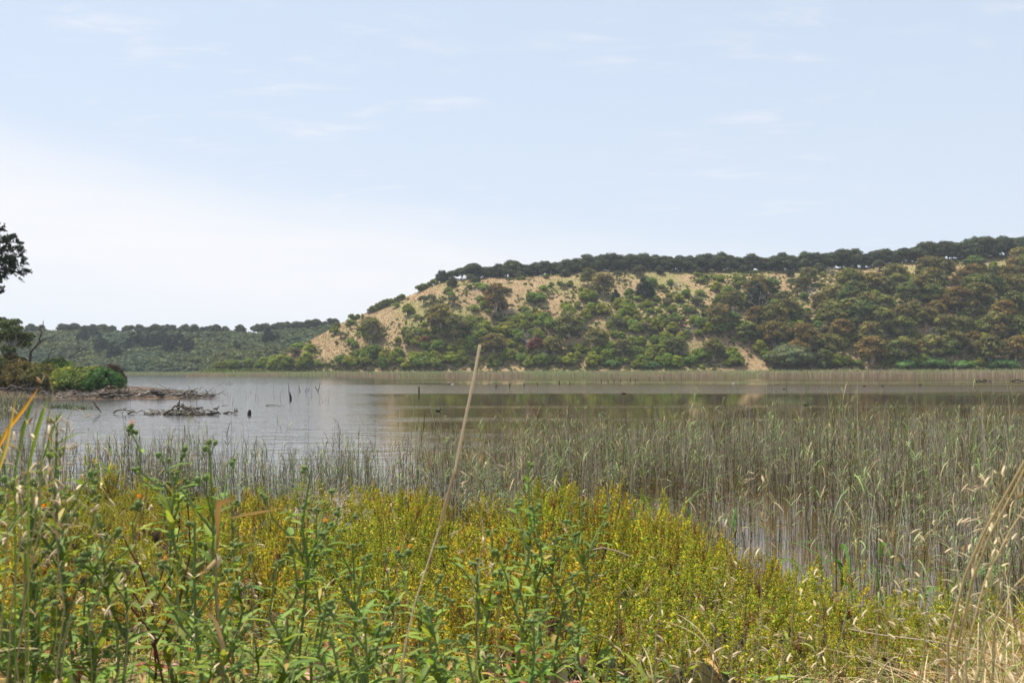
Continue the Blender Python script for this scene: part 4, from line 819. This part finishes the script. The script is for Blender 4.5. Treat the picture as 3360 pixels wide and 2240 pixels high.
while tries < 30000 and len(pts) < 400:
    tries += 1; u_ = R.uniform(-60, 1100); sy = float(shore_y(u_)); lo = 4.4; d_ = math.sqrt(lo * lo + R.random() * ((sy + .1) ** 2 - lo * lo)); x_ = (u_ - 512) / F * d_
    if any(abs(x_ - a) < .50 and abs(d_ - b) < .46 and math.hypot(x_ - a, d_ - b) < .46 for a, b in pts): continue
    dr = float(dryness(x_, d_)); lim = np.interp(u_, [0, 200, 330, 450, 1100], [.50, .52, .66, .95, .98]) if d_ < 17 else .62
    if u_ < 440 and d_ < 8: lim = .40 if u_ < 330 else .6
    if dr > lim: continue
    pts.append((x_, d_))
pts = np.array(pts); N = len(pts); ub = 512 + F * pts[:, 0] / pts[:, 1]
zb = bank_z(pts[:, 0], pts[:, 1]); kd = rng.integers(0, 4, N); sc = rng.uniform(.75, 1.2, N) * np.interp(pts[:, 1], [4.4, 8, 13, 17], [.9, 1.25, 1.2, .95]) * np.where(ub < 300, .85, 1.) * np.interp(ub, [640, 740, 1100], [1., .72, .62])
zone = vnoise(pts[:, 0] / 1.5, pts[:, 1] / 1.5, 75)[:, None]
cmz = np.where(ub[:, None] < 330, np.array([[.98, .95, .98]]), np.array([[1., 1., 1.]])) * np.where(zone > .6, np.array([[1.08, .97, .95]]), np.array([[.92, 1.0, .95]]))
for i in range(4):
    s_ = kd == i; n_ = int(s_.sum()); both = MB(); both.merge(SAM[i][0]); both.merge(SAM[i][1])
    scatter(mass, both, np.stack([np.ones(n_), np.ones(n_), rng.uniform(.6, 1.45, n_)], 1)[:, :, None] * rotz(rng.uniform(0, 6.28, n_)) * sc[s_][:, None, None], np.stack([pts[s_][:, 0], pts[s_][:, 1], zb[s_] - .02], 1), cmz[s_] * (1 + rng.normal(size=(n_, 1)) * .1))
print('samphire', N)
tag(link('samphire_cover', mass.mesh('samphire_cover', 'plant_leaves')), 'yellow green samphire carpeting the lake bank', 'ground cover', kind='stuff')
SB_ = [(338, 497, 3, 1.25), (349, 495, 3, 1.25), (361, 492, 3, 1.2), (372, 492, 3, 1.3), (384, 497, 3, 1.2), (396, 497, 3, 1.35), (406, 493, 3, 1.4), (416, 497, 3, 1.3), (427, 505, 3, 1.0), (468, 508, 3, 1.15), (478, 500, 3, 1.2), (487, 506, 3, .95), (515, 510, 3, .9), (528, 505, 3, 1.0), (541, 492, 4, 1.5), (552, 489, 3, 1.45), (563, 494, 4, 1.3), (580, 508, 3, 1.0), (594, 507, 4, 1.1), (606, 510, 3, 1.0), (620, 514, 3, 1.1), (633, 512, 4, 1.05), (646, 514, 3, 1.1), (660, 518, 3, 1.0), (675, 517, 3, 1.1), (690, 522, 3, 1.), (704, 529, 4, 1.1), (716, 538, 3, .9), (740, 548, 3, .9), (760, 556, 3, .9), (782, 548, 4, 1.1), (800, 572, 3, .9), (815, 585, 3, .85), (828, 607, 3, .85), (100, 452, 4, 1.2), (112, 475, 3, .9), (270, 500, 3, .9), (290, 497, 3, .8), (250, 488, 3, .9), (150, 478, 3, .9)]
for i, (u_, r_, k_, s_) in enumerate(sorted(SB_)):
    d_ = float(shore_y(u_)) - .55 - .5 * R.random(); q = ground(u_, d_); top = float(at(u_, r_, d_)[2]); h = np.interp(u_, [640, 740, 1100], [1., .8, .7]) * np.clip((top - q[2]) / .62, .6, 2.3)
    thing('samphire_bush', q, SAMM[k_], R.uniform(0, 6), (max(.75, h * .85), max(.75, h * .85), h), f'bushy samphire clump at the water edge of the bank, {ordinal(i + 1)} from the left', 'shrub', 'samphire clumps along the edge of the bank')
# dry grass, straw litter and low weeds: uncountable
dg = MB(); N = 44000; u_ = rng.uniform(-120, 1130, N); sy = shore_y(u_); d_ = np.sqrt(2.2 ** 2 + rng.random(N) ** 1.15 * (sy ** 2 - 2.2 ** 2)); x_ = (u_ - 512) / F * d_; dr = dryness(x_, d_)
pk = np.interp(u_, [-100, 250, 330, 420, 560, 850, 930, 1100], [.9, .9, .75, .40, .30, .38, .85, 1.]) * np.where(d_ < 6.5, 1.2, .8) * np.where((dr > .5) | (d_ < 6), 1., .35); s_ = rng.random(N) < pk
x_, d_, u_ = x_[s_], d_[s_], u_[s_]; N = len(x_); z_ = bank_z(x_, d_)
for vi in range(6):
    tp = blade_tpl(4, 1, .3 + .25 * vi); m_ = np.arange(N) % 6 == vi; n_ = int(m_.sum()); L = rng.uniform(.12, .38, n_) * np.interp(u_[m_], [300, 860, 950, 1100], [1., 1., 1.5, 2.0]); lean = rng.uniform(0, 1.25, n_)
    Rm = (rotz(rng.uniform(0, 6.28, n_)) @ rotx(-lean)) * np.stack([rng.uniform(.0022, .006, n_), L, L], 1)[:, None, :]
    c_ = np.array([.50, .39, .22])[None] * (1 + rng.normal(size=(n_, 1)) * .25); g_ = rng.random(n_)
    c_ = np.where((g_ < .24)[:, None], np.array([[.36, .17, .07]]), c_); c_ = np.where((g_ > .72)[:, None], np.array([[.17, .22, .05]]) * (1 + rng.normal(size=(n_, 1)) * .2), c_)
    scatter(dg, tp, Rm, np.stack([x_[m_], d_[m_], z_[m_]], 1), c_)
N = 9000; u_ = rng.uniform(-120, 1130, N); d_ = rng.uniform(3.6, 14, N); x_ = (u_ - 512) / F * d_; z_ = bank_z(x_, d_); ok = (d_ < shore_y(u_) - .3); x_, d_, z_ = x_[ok], d_[ok], z_[ok]; n_ = len(x_)
L = rng.uniform(.05, .25, n_); Rm = (rotz(rng.uniform(0, 6.28, n_)) @ rotx(-rng.uniform(1.2, 1.65, n_))) * np.stack([rng.uniform(.002, .006, n_), L, L], 1)[:, None, :]
c_ = np.array([[.42, .29, .15]]) * (1 + rng.normal(size=(n_, 1)) * .3); c_ = np.where((rng.random(n_) < .25)[:, None], np.array([[.35, .13, .06]]), c_)
scatter(dg, blade_tpl(3, 1, .25), Rm, np.stack([x_, d_, z_ + .02], 1), c_)
tag(link('dry_grass', dg.mesh('dry_grass', 'dry_stems')), 'straw coloured dry grass and litter between the plants of the bank', 'dry grass', kind='stuff')
# leaves for the weeds
def weed_leaf(L, Wd, rg, arch=.6, wave=.12, n=7):
    t = np.linspace(0, 1, n + 1); wd = Wd * (np.sin(math.pi * np.clip(t * .93 + .05, 0, 1) ** .8) ** .75) * (1 + wave * np.sin(t * 22 + rg.uniform(0, 6)) ); wd[-1] = .0006
    a = arch * t; y = L * np.cumsum(np.cos(a)) / (n + 1); z = -L * np.cumsum(np.sin(a)) / (n + 1); y -= y[0]; z -= z[0]; fo = rg.uniform(.15, .6); tw = wave * Wd * np.sin(t * 17 + rg.uniform(0, 6)); tw2 = wave * Wd * np.sin(t * 19 + rg.uniform(0, 6))
    v = np.stack([np.stack([-wd, y, z + wd * fo + tw], 1), np.stack([0 * t, y, z], 1), np.stack([wd, y, z + wd * fo + tw2], 1)], 1).reshape(-1, 3)
    f = []
    for i in range(n): f += [[3 * i, 3 * i + 1, 3 * i + 4, 3 * i + 3], [3 * i + 1, 3 * i + 2, 3 * i + 5, 3 * i + 4]]
    c = np.tile(np.array([[.95, .95, .95], [1.35, 1.25, 1.3], [1.05, 1.05, 1.05]]), (n + 1, 1)); mb = MB(); mb.add(v, f, c * rg.uniform(.9, 1.1)); return mb
WG = np.array([.140, .225, .042])
def bud(mb, p, r, rg, col=(.20, .30, .11), tipc=(.24, .28, .12)):
    v, f = ICO1; mb.add(v * [r, r, r * 1.15] + p, f, np.array(col)); n = 14; d = rg.normal(size=(n, 3)); d[:, 2] = np.abs(d[:, 2]) * .8 + .05; sp = MB(); sp.add([[-.14, 0, 0], [.14, 0, 0], [0, 0, 1.]], [[0, 1, 2]], (1, 1, 1))
    scatter(mb, sp, frames(d, rg, np.full(n, r * 1.9)), np.tile(p, (n, 1)), np.tile(np.array(tipc), (n, 1)))
def oxtongue(seed, H, bushy=1., flowers=1, stemc=(.22, .30, .12), droop=0.):
    rg = np.random.default_rng(seed); S_, L_, B_, Fl = MB(), MB(), [], MB(); stemc = np.array(stemc)
    top = np.array([rg.normal() * .07 * H, rg.normal() * .07 * H, H]); p = wiggle(rg, (0, 0, -.02), top, 9, .018); tube(S_, p, np.linspace(.0075, .0028, 9) * (.6 if bushy < .6 else .9), stemc, 6)
    def pt(t): return np.array([np.interp(t, np.linspace(0, 1, 9), p[:, q]) for q in range(3)])
    nl = int(44 * bushy)
    for i in range(nl):
        t = (i + .5) / nl; t = t ** .9 * .96; LL = np.interp(t, [0, .3, .7, 1], [.19, .155, .11, .055]) * rg.uniform(.6, 1.2); lf = weed_leaf(LL, LL * rg.uniform(.075, .115), rg, rg.uniform(.2, 1.7) * (1.2 - t * .7), .13)
        c = WG * rg.uniform(.55, 1.45) * [rg.uniform(.85, 1.35), 1, rg.uniform(.8, 1.2)]
        if rg.random() < .07: c = np.array((.34, .28, .08))
        if t < .5 and rg.random() < .25: c = np.array([(.42, .17, .14), (.38, .22, .05), (.30, .10, .07), (.45, .30, .22)][rg.integers(4)])
        L_.merge(lf, rotz(i * 2.4 + rg.uniform(-.5, .5)) @ rotx(rg.uniform(.2, 1.2)), pt(t), cm=c)
    ends = [(top, top - p[-2])]
    for i in range(int(3 * bushy) + 1):
        t = rg.uniform(.45, .92); b = pt(t); a = rg.uniform(0, 6.28); LL = H * rg.uniform(.12, .28); e = b + np.array([math.cos(a) * .55, math.sin(a) * .55, .8]) * LL; q = wiggle(rg, b, e, 5, .03); tube(S_, q, np.linspace(.0032, .0018, 5), stemc, 5); ends.append((e, e - b))
        for j in range(3): LF = rg.uniform(.035, .08); L_.merge(weed_leaf(LF, LF * .14, rg, .8), rotz(rg.uniform(0, 6.28)) @ rotx(rg.uniform(.3, .9)), q[1 + j], cm=WG * rg.uniform(.8, 1.2))
    for j, (e, _) in enumerate(ends):
        B_.append(MB())
        for q in range(rg.integers(2, 5)):
            bp = e + rg.normal(size=3) * [.009, .009, .007]; tube(S_, [e - [0, 0, .02], bp], [.0012, .001], stemc, 3); bud(B_[-1], bp, rg.uniform(.005, .0075), rg)
        if flowers and j == 1:
            fp = e + np.array([rg.normal() * .01, -.008, .014]); n = 16; d = rg.normal(size=(n, 3)) * [1, 1, .2] + [0, 0, .45]; scatter(Fl, leafquad(.35, 1., .05), frames(np.cross(d, rg.normal(size=(n, 3))), rg, np.full(n, .010)), np.tile(fp, (n, 1)), np.tile([.75, .27, .02], (n, 1)) * (1 + rg.normal(size=(n, 1)) * .15))
            bud(B_[-1], fp - [0, 0, .008], .006, rg)
    return [('stem', S_.mesh('weed_stem', 'plant_leaves'), [('bud_cluster', b_.mesh('weed_buds', 'plant_leaves')) for b_ in B_]), ('leaves', L_.mesh('weed_leaves', 'plant_leaves'))] + ([('flower', Fl.mesh('weed_flower', 'plant_leaves'))] if Fl.n else [])
def at_top(u, row, d, H=None):
    q = at(u, row, d); g = ground(u, d); return g, q[2] - g[2]
OX = [oxtongue(700 + i, 1., [1.0, 1.2, .85, 1.3, 1.0, 1.15][i], i in (0, 3)) for i in range(6)] + [oxtongue(720, 1., .55, 0, (.16, .06, .045))]
TALL = [(56, 416, 2.3, 0), (22, 437, 2.4, 1), (88, 452, 2.5, 2), (131, 474, 2.6, 6), (172, 450, 2.6, 3), (215, 444, 2.5, 4), (283, 472, 2.7, 2), (322, 512, 2.9, 5), (529, 461, 2.7, 0), (598, 507, 2.9, 4), (466, 530, 2.8, 2), (392, 558, 2.7, 3), (360, 540, 2.6, 5), (345, 556, 2.4, 1), (556, 503, 3.0, 2), (500, 560, 2.6, 5), (430, 575, 2.4, 3), (575, 540, 2.9, 4), (240, 500, 2.9, 1), (150, 505, 2.4, 6), (110, 520, 2.3, 3), (45, 485, 2.2, 5), (5, 470, 2.1, 4), (72, 500, 2.6, 1), (195, 520, 2.2, 0), (188, 480, 3.1, 5), (300, 545, 2.7, 3), (262, 560, 2.3, 1), (-12, 430, 2.3, 2), (30, 540, 2.2, 3), (140, 560, 2.4, 5), (220, 585, 2.1, 3), (310, 600, 2.2, 1), (375, 610, 2.3, 5), (455, 610, 2.2, 1), (530, 590, 2.6, 3), (545, 628, 2.2, 5), (90, 575, 2.6, 1), (10, 590, 2.1, 5), (175, 590, 2.8, 1), (260, 620, 2.6, 3), (345, 640, 2.1, 3), (420, 640, 2.5, 5), (490, 640, 2.1, 1), (58, 620, 2.1, 3), (120, 630, 2.2, 1), (600, 655, 2.1, 3), (330, 580, 3.0, 3), (405, 600, 3.2, 5), (285, 590, 3.2, 1), (205, 610, 3.3, 3), (510, 530, 3.3, 2)]
for i, (u_, r_, d_, k_) in enumerate(sorted(TALL)):
    g, h = at_top(u_, r_, d_); h = max(h, .25)
    thing('weed_plant', g, OX[k_], R.uniform(0, 6.28), (.62 + .38 * min(h, 1.2), .62 + .38 * min(h, 1.2), h), ('thin dark red stemmed weed' if k_ == 6 else 'bristly green weed with toothed leaves') + f' in the near bank growth, {ordinal(i + 1)} from the left', 'weed', 'weeds growing nearest the camera')
# low leafy weeds filling the near left: uncountable
lw = MB(); rg = np.random.default_rng(740); LT = [weed_leaf(1., rg.uniform(.07, .12), rg, rg.uniform(.3, 1.6), .12, 6) for _ in range(8)]
N = 13000; u_ = rg.uniform(-80, 1100, N); d_ = np.sqrt(2.0 ** 2 + rg.random(N) * (8.5 ** 2 - 2 ** 2)); x_ = (u_ - 512) / F * d_; pk = np.interp(u_, [0, 330, 480, 620, 760, 1100], [.95, .95, .75, .25, .06, .08]) * np.interp(d_, [2, 4.5, 8.5], [1, 1, .30]) * (.25 + 1.1 * (vnoise(x_ / .5, d_ / .5, 77) > .42)); s_ = rg.random(N) < pk
x_, d_, u_ = x_[s_], d_[s_], u_[s_]; N = len(x_); z_ = bank_z(x_, d_)
for vi in range(8):
    m_ = np.arange(N) % 8 == vi; n_ = int(m_.sum()); L = rg.uniform(.05, .17, n_); Rm = (rotz(rg.uniform(0, 6.28, n_)) @ rotx(rg.uniform(.1, 1.3, n_))) * L[:, None, None]
    c_ = WG[None] * (1 + rg.normal(size=(n_, 1)) * .25) * (1 + rg.normal(size=(n_, 3)) * .07); g_ = rg.random(n_); c_ = np.where((g_ < .10)[:, None], np.array([[.32, .10, .07]]), c_); c_ = np.where((g_ > .92)[:, None], np.array([[.42, .27, .10]]), c_); c_ = np.where(((g_ > .5) & (g_ < .8))[:, None], np.array([[.22, .27, .05]]) * (1 + rg.normal(size=(n_, 1)) * .2), c_)
    scatter(lw, LT[vi], Rm, np.stack([x_[m_], d_[m_], z_[m_] + rg.uniform(0, .32, n_) ** 1.3], 1), np.clip(c_, .01, 1))
# yellow-spiked little plants among them
for i in range(420):
    u0 = rg.uniform(60, 1080); dd_ = rg.uniform(3.2, 7.0); g = ground(u0, dd_); h = rg.uniform(.16, .42); tp_ = g + [rg.normal() * .04, rg.normal() * .04, h]; tube(lw, wiggle(rg, g, tp_, 4, .03), [.0018, .0015, .0014, .001], (.28, .22, .09), 3)
    n = 26; pp = tp_ - np.array([0, 0, 1.]) * rg.uniform(0, .055, n)[:, None] + rg.normal(size=(n, 3)) * .004; scatter(lw, leafquad(.4), frames(rg.normal(size=(n, 3)), rg, np.full(n, .011)), pp, np.tile((.50, .42, .04) if rg.random() < .55 else (.24, .11, .06), (n, 1)) * (1 + rg.normal(size=(n, 1)) * .2))
tag(link('low_weeds', lw.mesh('low_weeds', 'plant_leaves')), 'low green and reddish leaves filling the gaps between the near weeds', 'weeds', kind='stuff')
# wild oats
OATC = np.array([.58, .47, .29])
def oat(seed, g, tip, nsp=14, spread=.07, span=.30, stemc=(.40, .36, .17), droop=1.):
    rg = np.random.default_rng(seed); S_, P_ = MB(), MB(); tip = np.asarray(tip) - g; p = wiggle(rg, (0, 0, 0), tip, 12, .008); bow = np.sin(np.linspace(0, math.pi, 12)) * rg.normal() * .02; p[:, 0] += bow; tube(S_, p, np.linspace(.0024, .0009, 12), stemc, 5); L = np.linalg.norm(tip)
    gl = blade_tpl(4, 1, .25)
    for i in range(nsp):
        t = 1 - span / L * (i / nsp) ; b = np.array([np.interp(t, np.linspace(0, 1, 12), p[:, q]) for q in range(3)]); a = rg.uniform(0, 6.28); e = b + np.array([math.cos(a) * spread * rg.uniform(.3, 1), math.sin(a) * spread * rg.uniform(.3, 1), rg.uniform(-.01, .03)]); e2 = e + [math.cos(a) * .012, math.sin(a) * .012, -.014 * droop]
        tube(S_, [b, (b + e) / 2 + [0, 0, .012], e, e2], [.0005, .0005, .0005, .0005], OATC * .8, 3)
        dn = rg.uniform(.5, 2.4); az_ = a
        for s__ in (-1, 1):
            M = rotz(az_ - math.pi / 2) @ rotx(-(dn + s__ * .16)) @ np.diag([.0040, .025, .025]); P_.merge(gl, M, e2, cm=OATC * rg.uniform(.8, 1.25))
        M = rotz(az_ - math.pi / 2) @ rotx(-dn) @ np.diag([.0032, .022, .022]); P_.merge(gl, M, e2, cm=(.30, .22, .12))
    for i in range(2):
        t = rg.uniform(.2, .6); b = np.array([np.interp(t, np.linspace(0, 1, 12), p[:, q]) for q in range(3)]); P2 = blade_tpl(6, 1, rg.uniform(.6, 1.4)); S_.merge(P2, rotz(rg.uniform(0, 6.28)) @ rotx(-rg.uniform(.1, .6)) @ np.diag([.005, .2, .2]), b, cm=np.array([.46, .38, .2]) * rg.uniform(.7, 1.1))
    return [('stem', S_.mesh('oat_stem', 'dry_stems')), ('seed_head', P_.mesh('oat_seed_head', 'dry_stems'))]
OATS = [(480, 448, 2.1, 452, 14), (772, 462, 2.4, 752, 20), (806, 560, 2.6, 770, 12), (898, 508, 2.2, 830, 16), (938, 512, 2.3, 880, 14), (735, 510, 2.6, 715, 10), (1010, 440, 1.9, 960, 14), (1022, 465, 1.9, 985, 16), (1000, 500, 1.8, 960, 14), (975, 545, 2.0, 940, 14), (690, 600, 2.4, 670, 10), (640, 620, 2.3, 650, 10), (745, 600, 2.7, 720, 12), (716, 570, 3.0, 705, 8), (850, 590, 2.3, 835, 12), (880, 625, 2.1, 860, 12), (930, 600, 2.2, 900, 12), (965, 610, 1.9, 945, 14), (1012, 585, 1.8, 985, 14), (785, 640, 2.1, 770, 10), (700, 650, 2.0, 690, 10),
        (48, 392, 1.7, 20, 14), (38, 405, 1.8, 5, 12), (66, 418, 1.9, 40, 14), (20, 425, 1.7, 0, 14), (52, 430, 1.8, 30, 14), (98, 440, 2.2, 90, 10), (12, 450, 1.8, -5, 12), (110, 545, 2.2, 100, 10), (250, 540, 2.4, 255, 10), (404, 540, 2.6, 390, 12), (330, 490, 3.6, 322, 12), (180, 560, 2.2, 172, 8), (395, 470, 3.8, 388, 10), (30, 470, 2.4, 20, 12), (75, 490, 2.6, 66, 12), (140, 500, 2.8, 135, 12), (160, 530, 2.5, 150, 10), (200, 545, 2.6, 210, 10), (120, 590, 2.0, 110, 12), (60, 560, 2.1, 50, 12), (232, 620, 2.1, 240, 10), (290, 590, 2.4, 284, 10), (350, 600, 2.5, 342, 10), (820, 600, 2.8, 808, 12), (905, 575, 2.5, 880, 12), (945, 585, 2.4, 920, 14), (990, 620, 1.9, 972, 14), (1005, 545, 2.1, 985, 14), (985, 480, 2.2, 950, 12), (620, 560, 3.3, 612, 8), (655, 650, 2.0, 648, 10), (760, 620, 2.4, 752, 10), (590, 640, 2.2, 580, 8), (555, 520, 3.2, 545, 8), (305, 470, 3.8, 296, 8), (665, 560, 3.2, 655, 8), (500, 600, 2.3, 490, 6)]
for i, (u_, r_, d_, ub_, n_) in enumerate(sorted(OATS)):
    g = ground(ub_, d_ + R.uniform(-.05, .1)); thing('oat_grass', g, oat(800 + i, g, at(u_, r_, d_), n_, R.uniform(.03, .06), R.uniform(.18, .32)), 0, 1., f'wild oat stem with pale hanging seeds on the near bank, {ordinal(i + 1)} from the left', 'oat grass', 'wild oats growing nearest the camera')
# tall bent stalk in the middle
def path(mb, P_, rads, col, g0, sides=7):
    pts = np.array([at(*q) for q in P_]) - g0; n = len(pts); t = np.linspace(0, n - 1, n * 4 - 3); pp = np.stack([np.interp(t, range(n), pts[:, q]) for q in range(3)], 1); tube(mb, pp, np.interp(t, range(n), rads), col, sides)
g0 = ground(392, 2.15); mb = MB(); mb2 = MB()
path(mb, [(480, 344, 2.0), (474, 378, 2.0), (464, 425, 2.02), (455, 470, 2.04), (444, 512, 2.06), (430, 556, 2.08), (414, 605, 2.1), (402, 660, 2.12)], [.0026, .0029, .0026, .0021, .0018, .0016, .0015, .0015], (.74, .65, .48), g0)
tube(mb, [at(402, 660, 2.12) - g0, (0, 0, -.02)], [.0026, .003], (.46, .38, .22), 7); path(mb2, [(455, 470, 2.036), (447, 498, 2.05), (440, 524, 2.06)], [.0030, .0030, .0022], (.55, .44, .28), g0)
thing('dry_stalk', g0, [('stem', mb.mesh('stalk_stem', 'dry_stems')), ('leaf_sheath', mb2.mesh('stalk_sheath', 'dry_stems'))], 0, 1., 'tall bare straw stalk leaning across the lake and reaching up to the hill trees', 'stalk')
# brown withered stalk with bent leaves
g0 = ground(226, 2.1); mb = MB(); lv = MB(); path(mb, [(219, 505, 2.1), (217, 540, 2.1), (216, 580, 2.1), (220, 640, 2.1), (223, 690, 2.1)], [.002, .002, .0022, .0026, .003], (.42, .30, .16), g0); tube(mb, [at(223, 690, 2.1) - g0, (0, 0, 0)], [.003, .003], (.4, .3, .16), 6)
def ribbon(mb, P_, ws, col, g0):
    pts = np.array([at(*q) for q in P_]) - g0; n = len(pts); t = np.linspace(0, n - 1, n * 4 - 3); pp = np.stack([np.interp(t, range(n), pts[:, q]) for q in range(3)], 1); w = np.interp(t, range(n), ws)
    d = np.gradient(pp, axis=0); s_ = np.cross(d, [0.15, 1, .25]); s_ /= np.linalg.norm(s_, axis=1, keepdims=True) + 1e-9; dep_ = np.array([0, 1., 0]) * .35
    a = pp - s_ * w[:, None] / 2 + dep_ * w[:, None]; b = pp + s_ * w[:, None] / 2; v = np.stack([a, pp + [0, -.0012, 0], b], 1).reshape(-1, 3); f = []
    for i in range(len(pp) - 1): f += [[3 * i, 3 * i + 1, 3 * i + 4, 3 * i + 3], [3 * i + 1, 3 * i + 2, 3 * i + 5, 3 * i + 4]]
    mb.add(v, f, col)
for P_, ws, c in (([(218, 545, 2.1), (217, 515, 2.09), (219, 503, 2.08), (226, 500, 2.06), (236, 499, 2.04)], [.004, .011, .012, .008, .001], (.42, .27, .10)), ([(216, 560, 2.1), (206, 570, 2.08), (196, 574, 2.05)], [.01, .008, .001], (.45, .32, .14)), ([(216, 552, 2.1), (219, 560, 2.09), (217, 568, 2.1)], [.004, .014, .002], (.58, .48, .33)),
               ([(228, 518, 2.1), (245, 514, 2.1), (262, 511, 2.1), (281, 508, 2.1)], [.003, .006, .006, .001], (.48, .34, .13)), ([(208, 612, 2.08), (216, 622, 2.08), (222, 645, 2.09), (222, 665, 2.1)], [.006, .010, .016, .006], (.50, .36, .20))): ribbon(lv, P_, ws, c, g0)
thing('withered_reed', g0, [('stem', mb.mesh('withered_stem', 'dry_stems')), ('leaves', lv.mesh('withered_leaves', 'dry_stems'))], 0, 1., 'brown withered reed stalk with bent papery leaves among the near weeds', 'reed')
# broad grass blades at the left edge
BLD = [([(-6, 455, 1.7), (8, 428, 1.7), (24, 408, 1.7), (38, 388, 1.7)], [.009, .010, .007, .001], (.55, .30, .04), 'orange yellow grass blade rising at the left edge'), ([(28, 470, 1.75), (36, 432, 1.75), (43, 410, 1.75), (48, 397, 1.75)], [.010, .011, .008, .001], (.16, .26, .04), 'green grass blade right of the orange blade'), ([(15, 470, 1.8), (23, 428, 1.8), (29, 410, 1.8), (34, 399, 1.8)], [.009, .010, .007, .001], (.12, .20, .045), 'green grass blade just behind the orange blade'),
       ([(40, 470, 1.9), (52, 430, 1.9), (62, 410, 1.9)], [.008, .008, .002], (.14, .24, .05), 'dark green grass blade leaning right beside a budding weed'), ([(-4, 478, 1.6), (6, 447, 1.6), (10, 425, 1.6), (16, 398, 1.6)], [.008, .008, .006, .001], (.55, .42, .12), 'yellow straw blade at the very left edge')]
for P_, ws, c, lb in BLD:
    g0 = ground(P_[0][0], P_[0][2]); mb = MB(); u0, r0, d0_ = P_[0]; gq = to_px(g0 + [0, .0, 0]); ribbon(mb, [(u0, gq[1], d0_)] + P_, [.0012, ws[0] * .35] + [w_ * .66 for w_ in ws[1:]], c, g0); o = link('tall_grass', mb.mesh('tall_grass', 'plant_leaves')); o.location = g0; tag(o, lb, 'grass')
# bundle of straw stalks at the right edge
for i, (P_, r_, lb) in enumerate((([(1028, 455, 1.7), (1008, 490, 1.72), (985, 530, 1.75), (965, 575, 1.78), (948, 640, 1.8)], .0024, 'thick yellow straw stalk curving down from the right edge'), ([(1035, 448, 1.68), (1014, 490, 1.7), (992, 530, 1.72), (972, 580, 1.76), (957, 650, 1.8)], .002, 'yellow straw stalk just right of the thickest one'), ([(1030, 500, 1.8), (1010, 530, 1.8), (985, 580, 1.8), (966, 650, 1.8)], .0014, 'thin straw stalk under the thick pair at the right edge'), ([(1005, 470, 1.9), (990, 520, 1.9), (976, 560, 1.9), (962, 640, 1.9)], .0013, 'thin straw stalk left of the thick pair'), ([(1040, 560, 1.8), (1015, 585, 1.8), (990, 630, 1.8), (975, 680, 1.8)], .0015, 'straw stalk low at the right edge'), ([(848, 628, 3.4), (880, 634, 3.3), (930, 640, 3.2), (990, 652, 3.1)], .0022, 'pale straw stalk lying almost level across the samphire'), ([(593, 549, 4.2), (603, 547, 4.2), (618, 551, 4.2), (630, 556, 4.2)], .0035, 'short bare twig lying on the samphire near the middle'))):
    g0 = ground(P_[-1][0], P_[-1][2]); mb = MB(); path(mb, P_, np.linspace(r_ * .8, r_, len(P_)), (.56, .45, .22) if i < 5 else (.42, .34, .24), g0)
    if i < 5: tube(mb, [at(*P_[-1]) - g0, (0, 0, -.01)], [r_, r_], (.5, .4, .2), 6)
    o = link('straw_stalk', mb.mesh('straw_stalk', 'dry_stems')); o.location = g0; tag(o, lb, 'stalk')
# bleached dead twigs at the water edge
for i, (u_, r_, s_, lb) in enumerate(((330, 500, 1.35, 'bleached dead twiggy shrub standing at the water edge left of the samphire crest'), (318, 505, .9, 'smaller bleached twiggy shrub left of the bigger one'), (448, 560, .6, 'small bare grey twigs in the samphire behind the tall stalk'))):
    d_ = (15.6, 15.2, 8.5)[i]; q = ground(u_, d_); rg = np.random.default_rng(840 + i); t = MB()
    def grow(p, d, L, r, k_):
        e = p + d * L; tube(t, wiggle(rg, p, e, 4, .07), np.linspace(r, r * .6, 4), (.50, .44, .37), 4)
        if k_:
            for _ in range(3): nd = d + rg.normal(size=3) * .5; nd /= np.linalg.norm(nd); grow(e, nd, L * rg.uniform(.55, .8), r * .62, k_ - 1)
    for j in range(6): dv = np.array([rg.normal() * .7, rg.normal() * .4, 1.]); grow(np.zeros(3), dv / np.linalg.norm(dv), .26 * s_, .010 * s_, 4)
    o = link('dead_shrub', t.mesh('dead_shrub', 'bark')); o.location = q; tag(o, lb, 'dead shrub')
# ---------------------------------------------------------------- air
import bmesh
m = bpy.data.materials.new('haze_air'); m.use_nodes = True; k = NT(m.node_tree)
pv = k.n('ShaderNodeVolumePrincipled'); pv.inputs['Color'].default_value = (.80, .88, 1., 1); pv.inputs['Density'].default_value = .00015; pv.inputs['Anisotropy'].default_value = .3
o = k.n('ShaderNodeOutputMaterial'); k.l(pv.outputs[0], o.inputs['Volume'])
bm = bmesh.new(); bmesh.ops.create_cube(bm, size=1); me = bpy.data.meshes.new('haze'); bm.to_mesh(me); bm.free(); me.materials.append(m)
hzb = link('haze', me); hzb.location = (0, 300, 50); hzb.scale = (6200, 6200, 120); tag(hzb, kind='stuff'); hzb['label'] = 'thin bluish summer haze over the lake and hills'
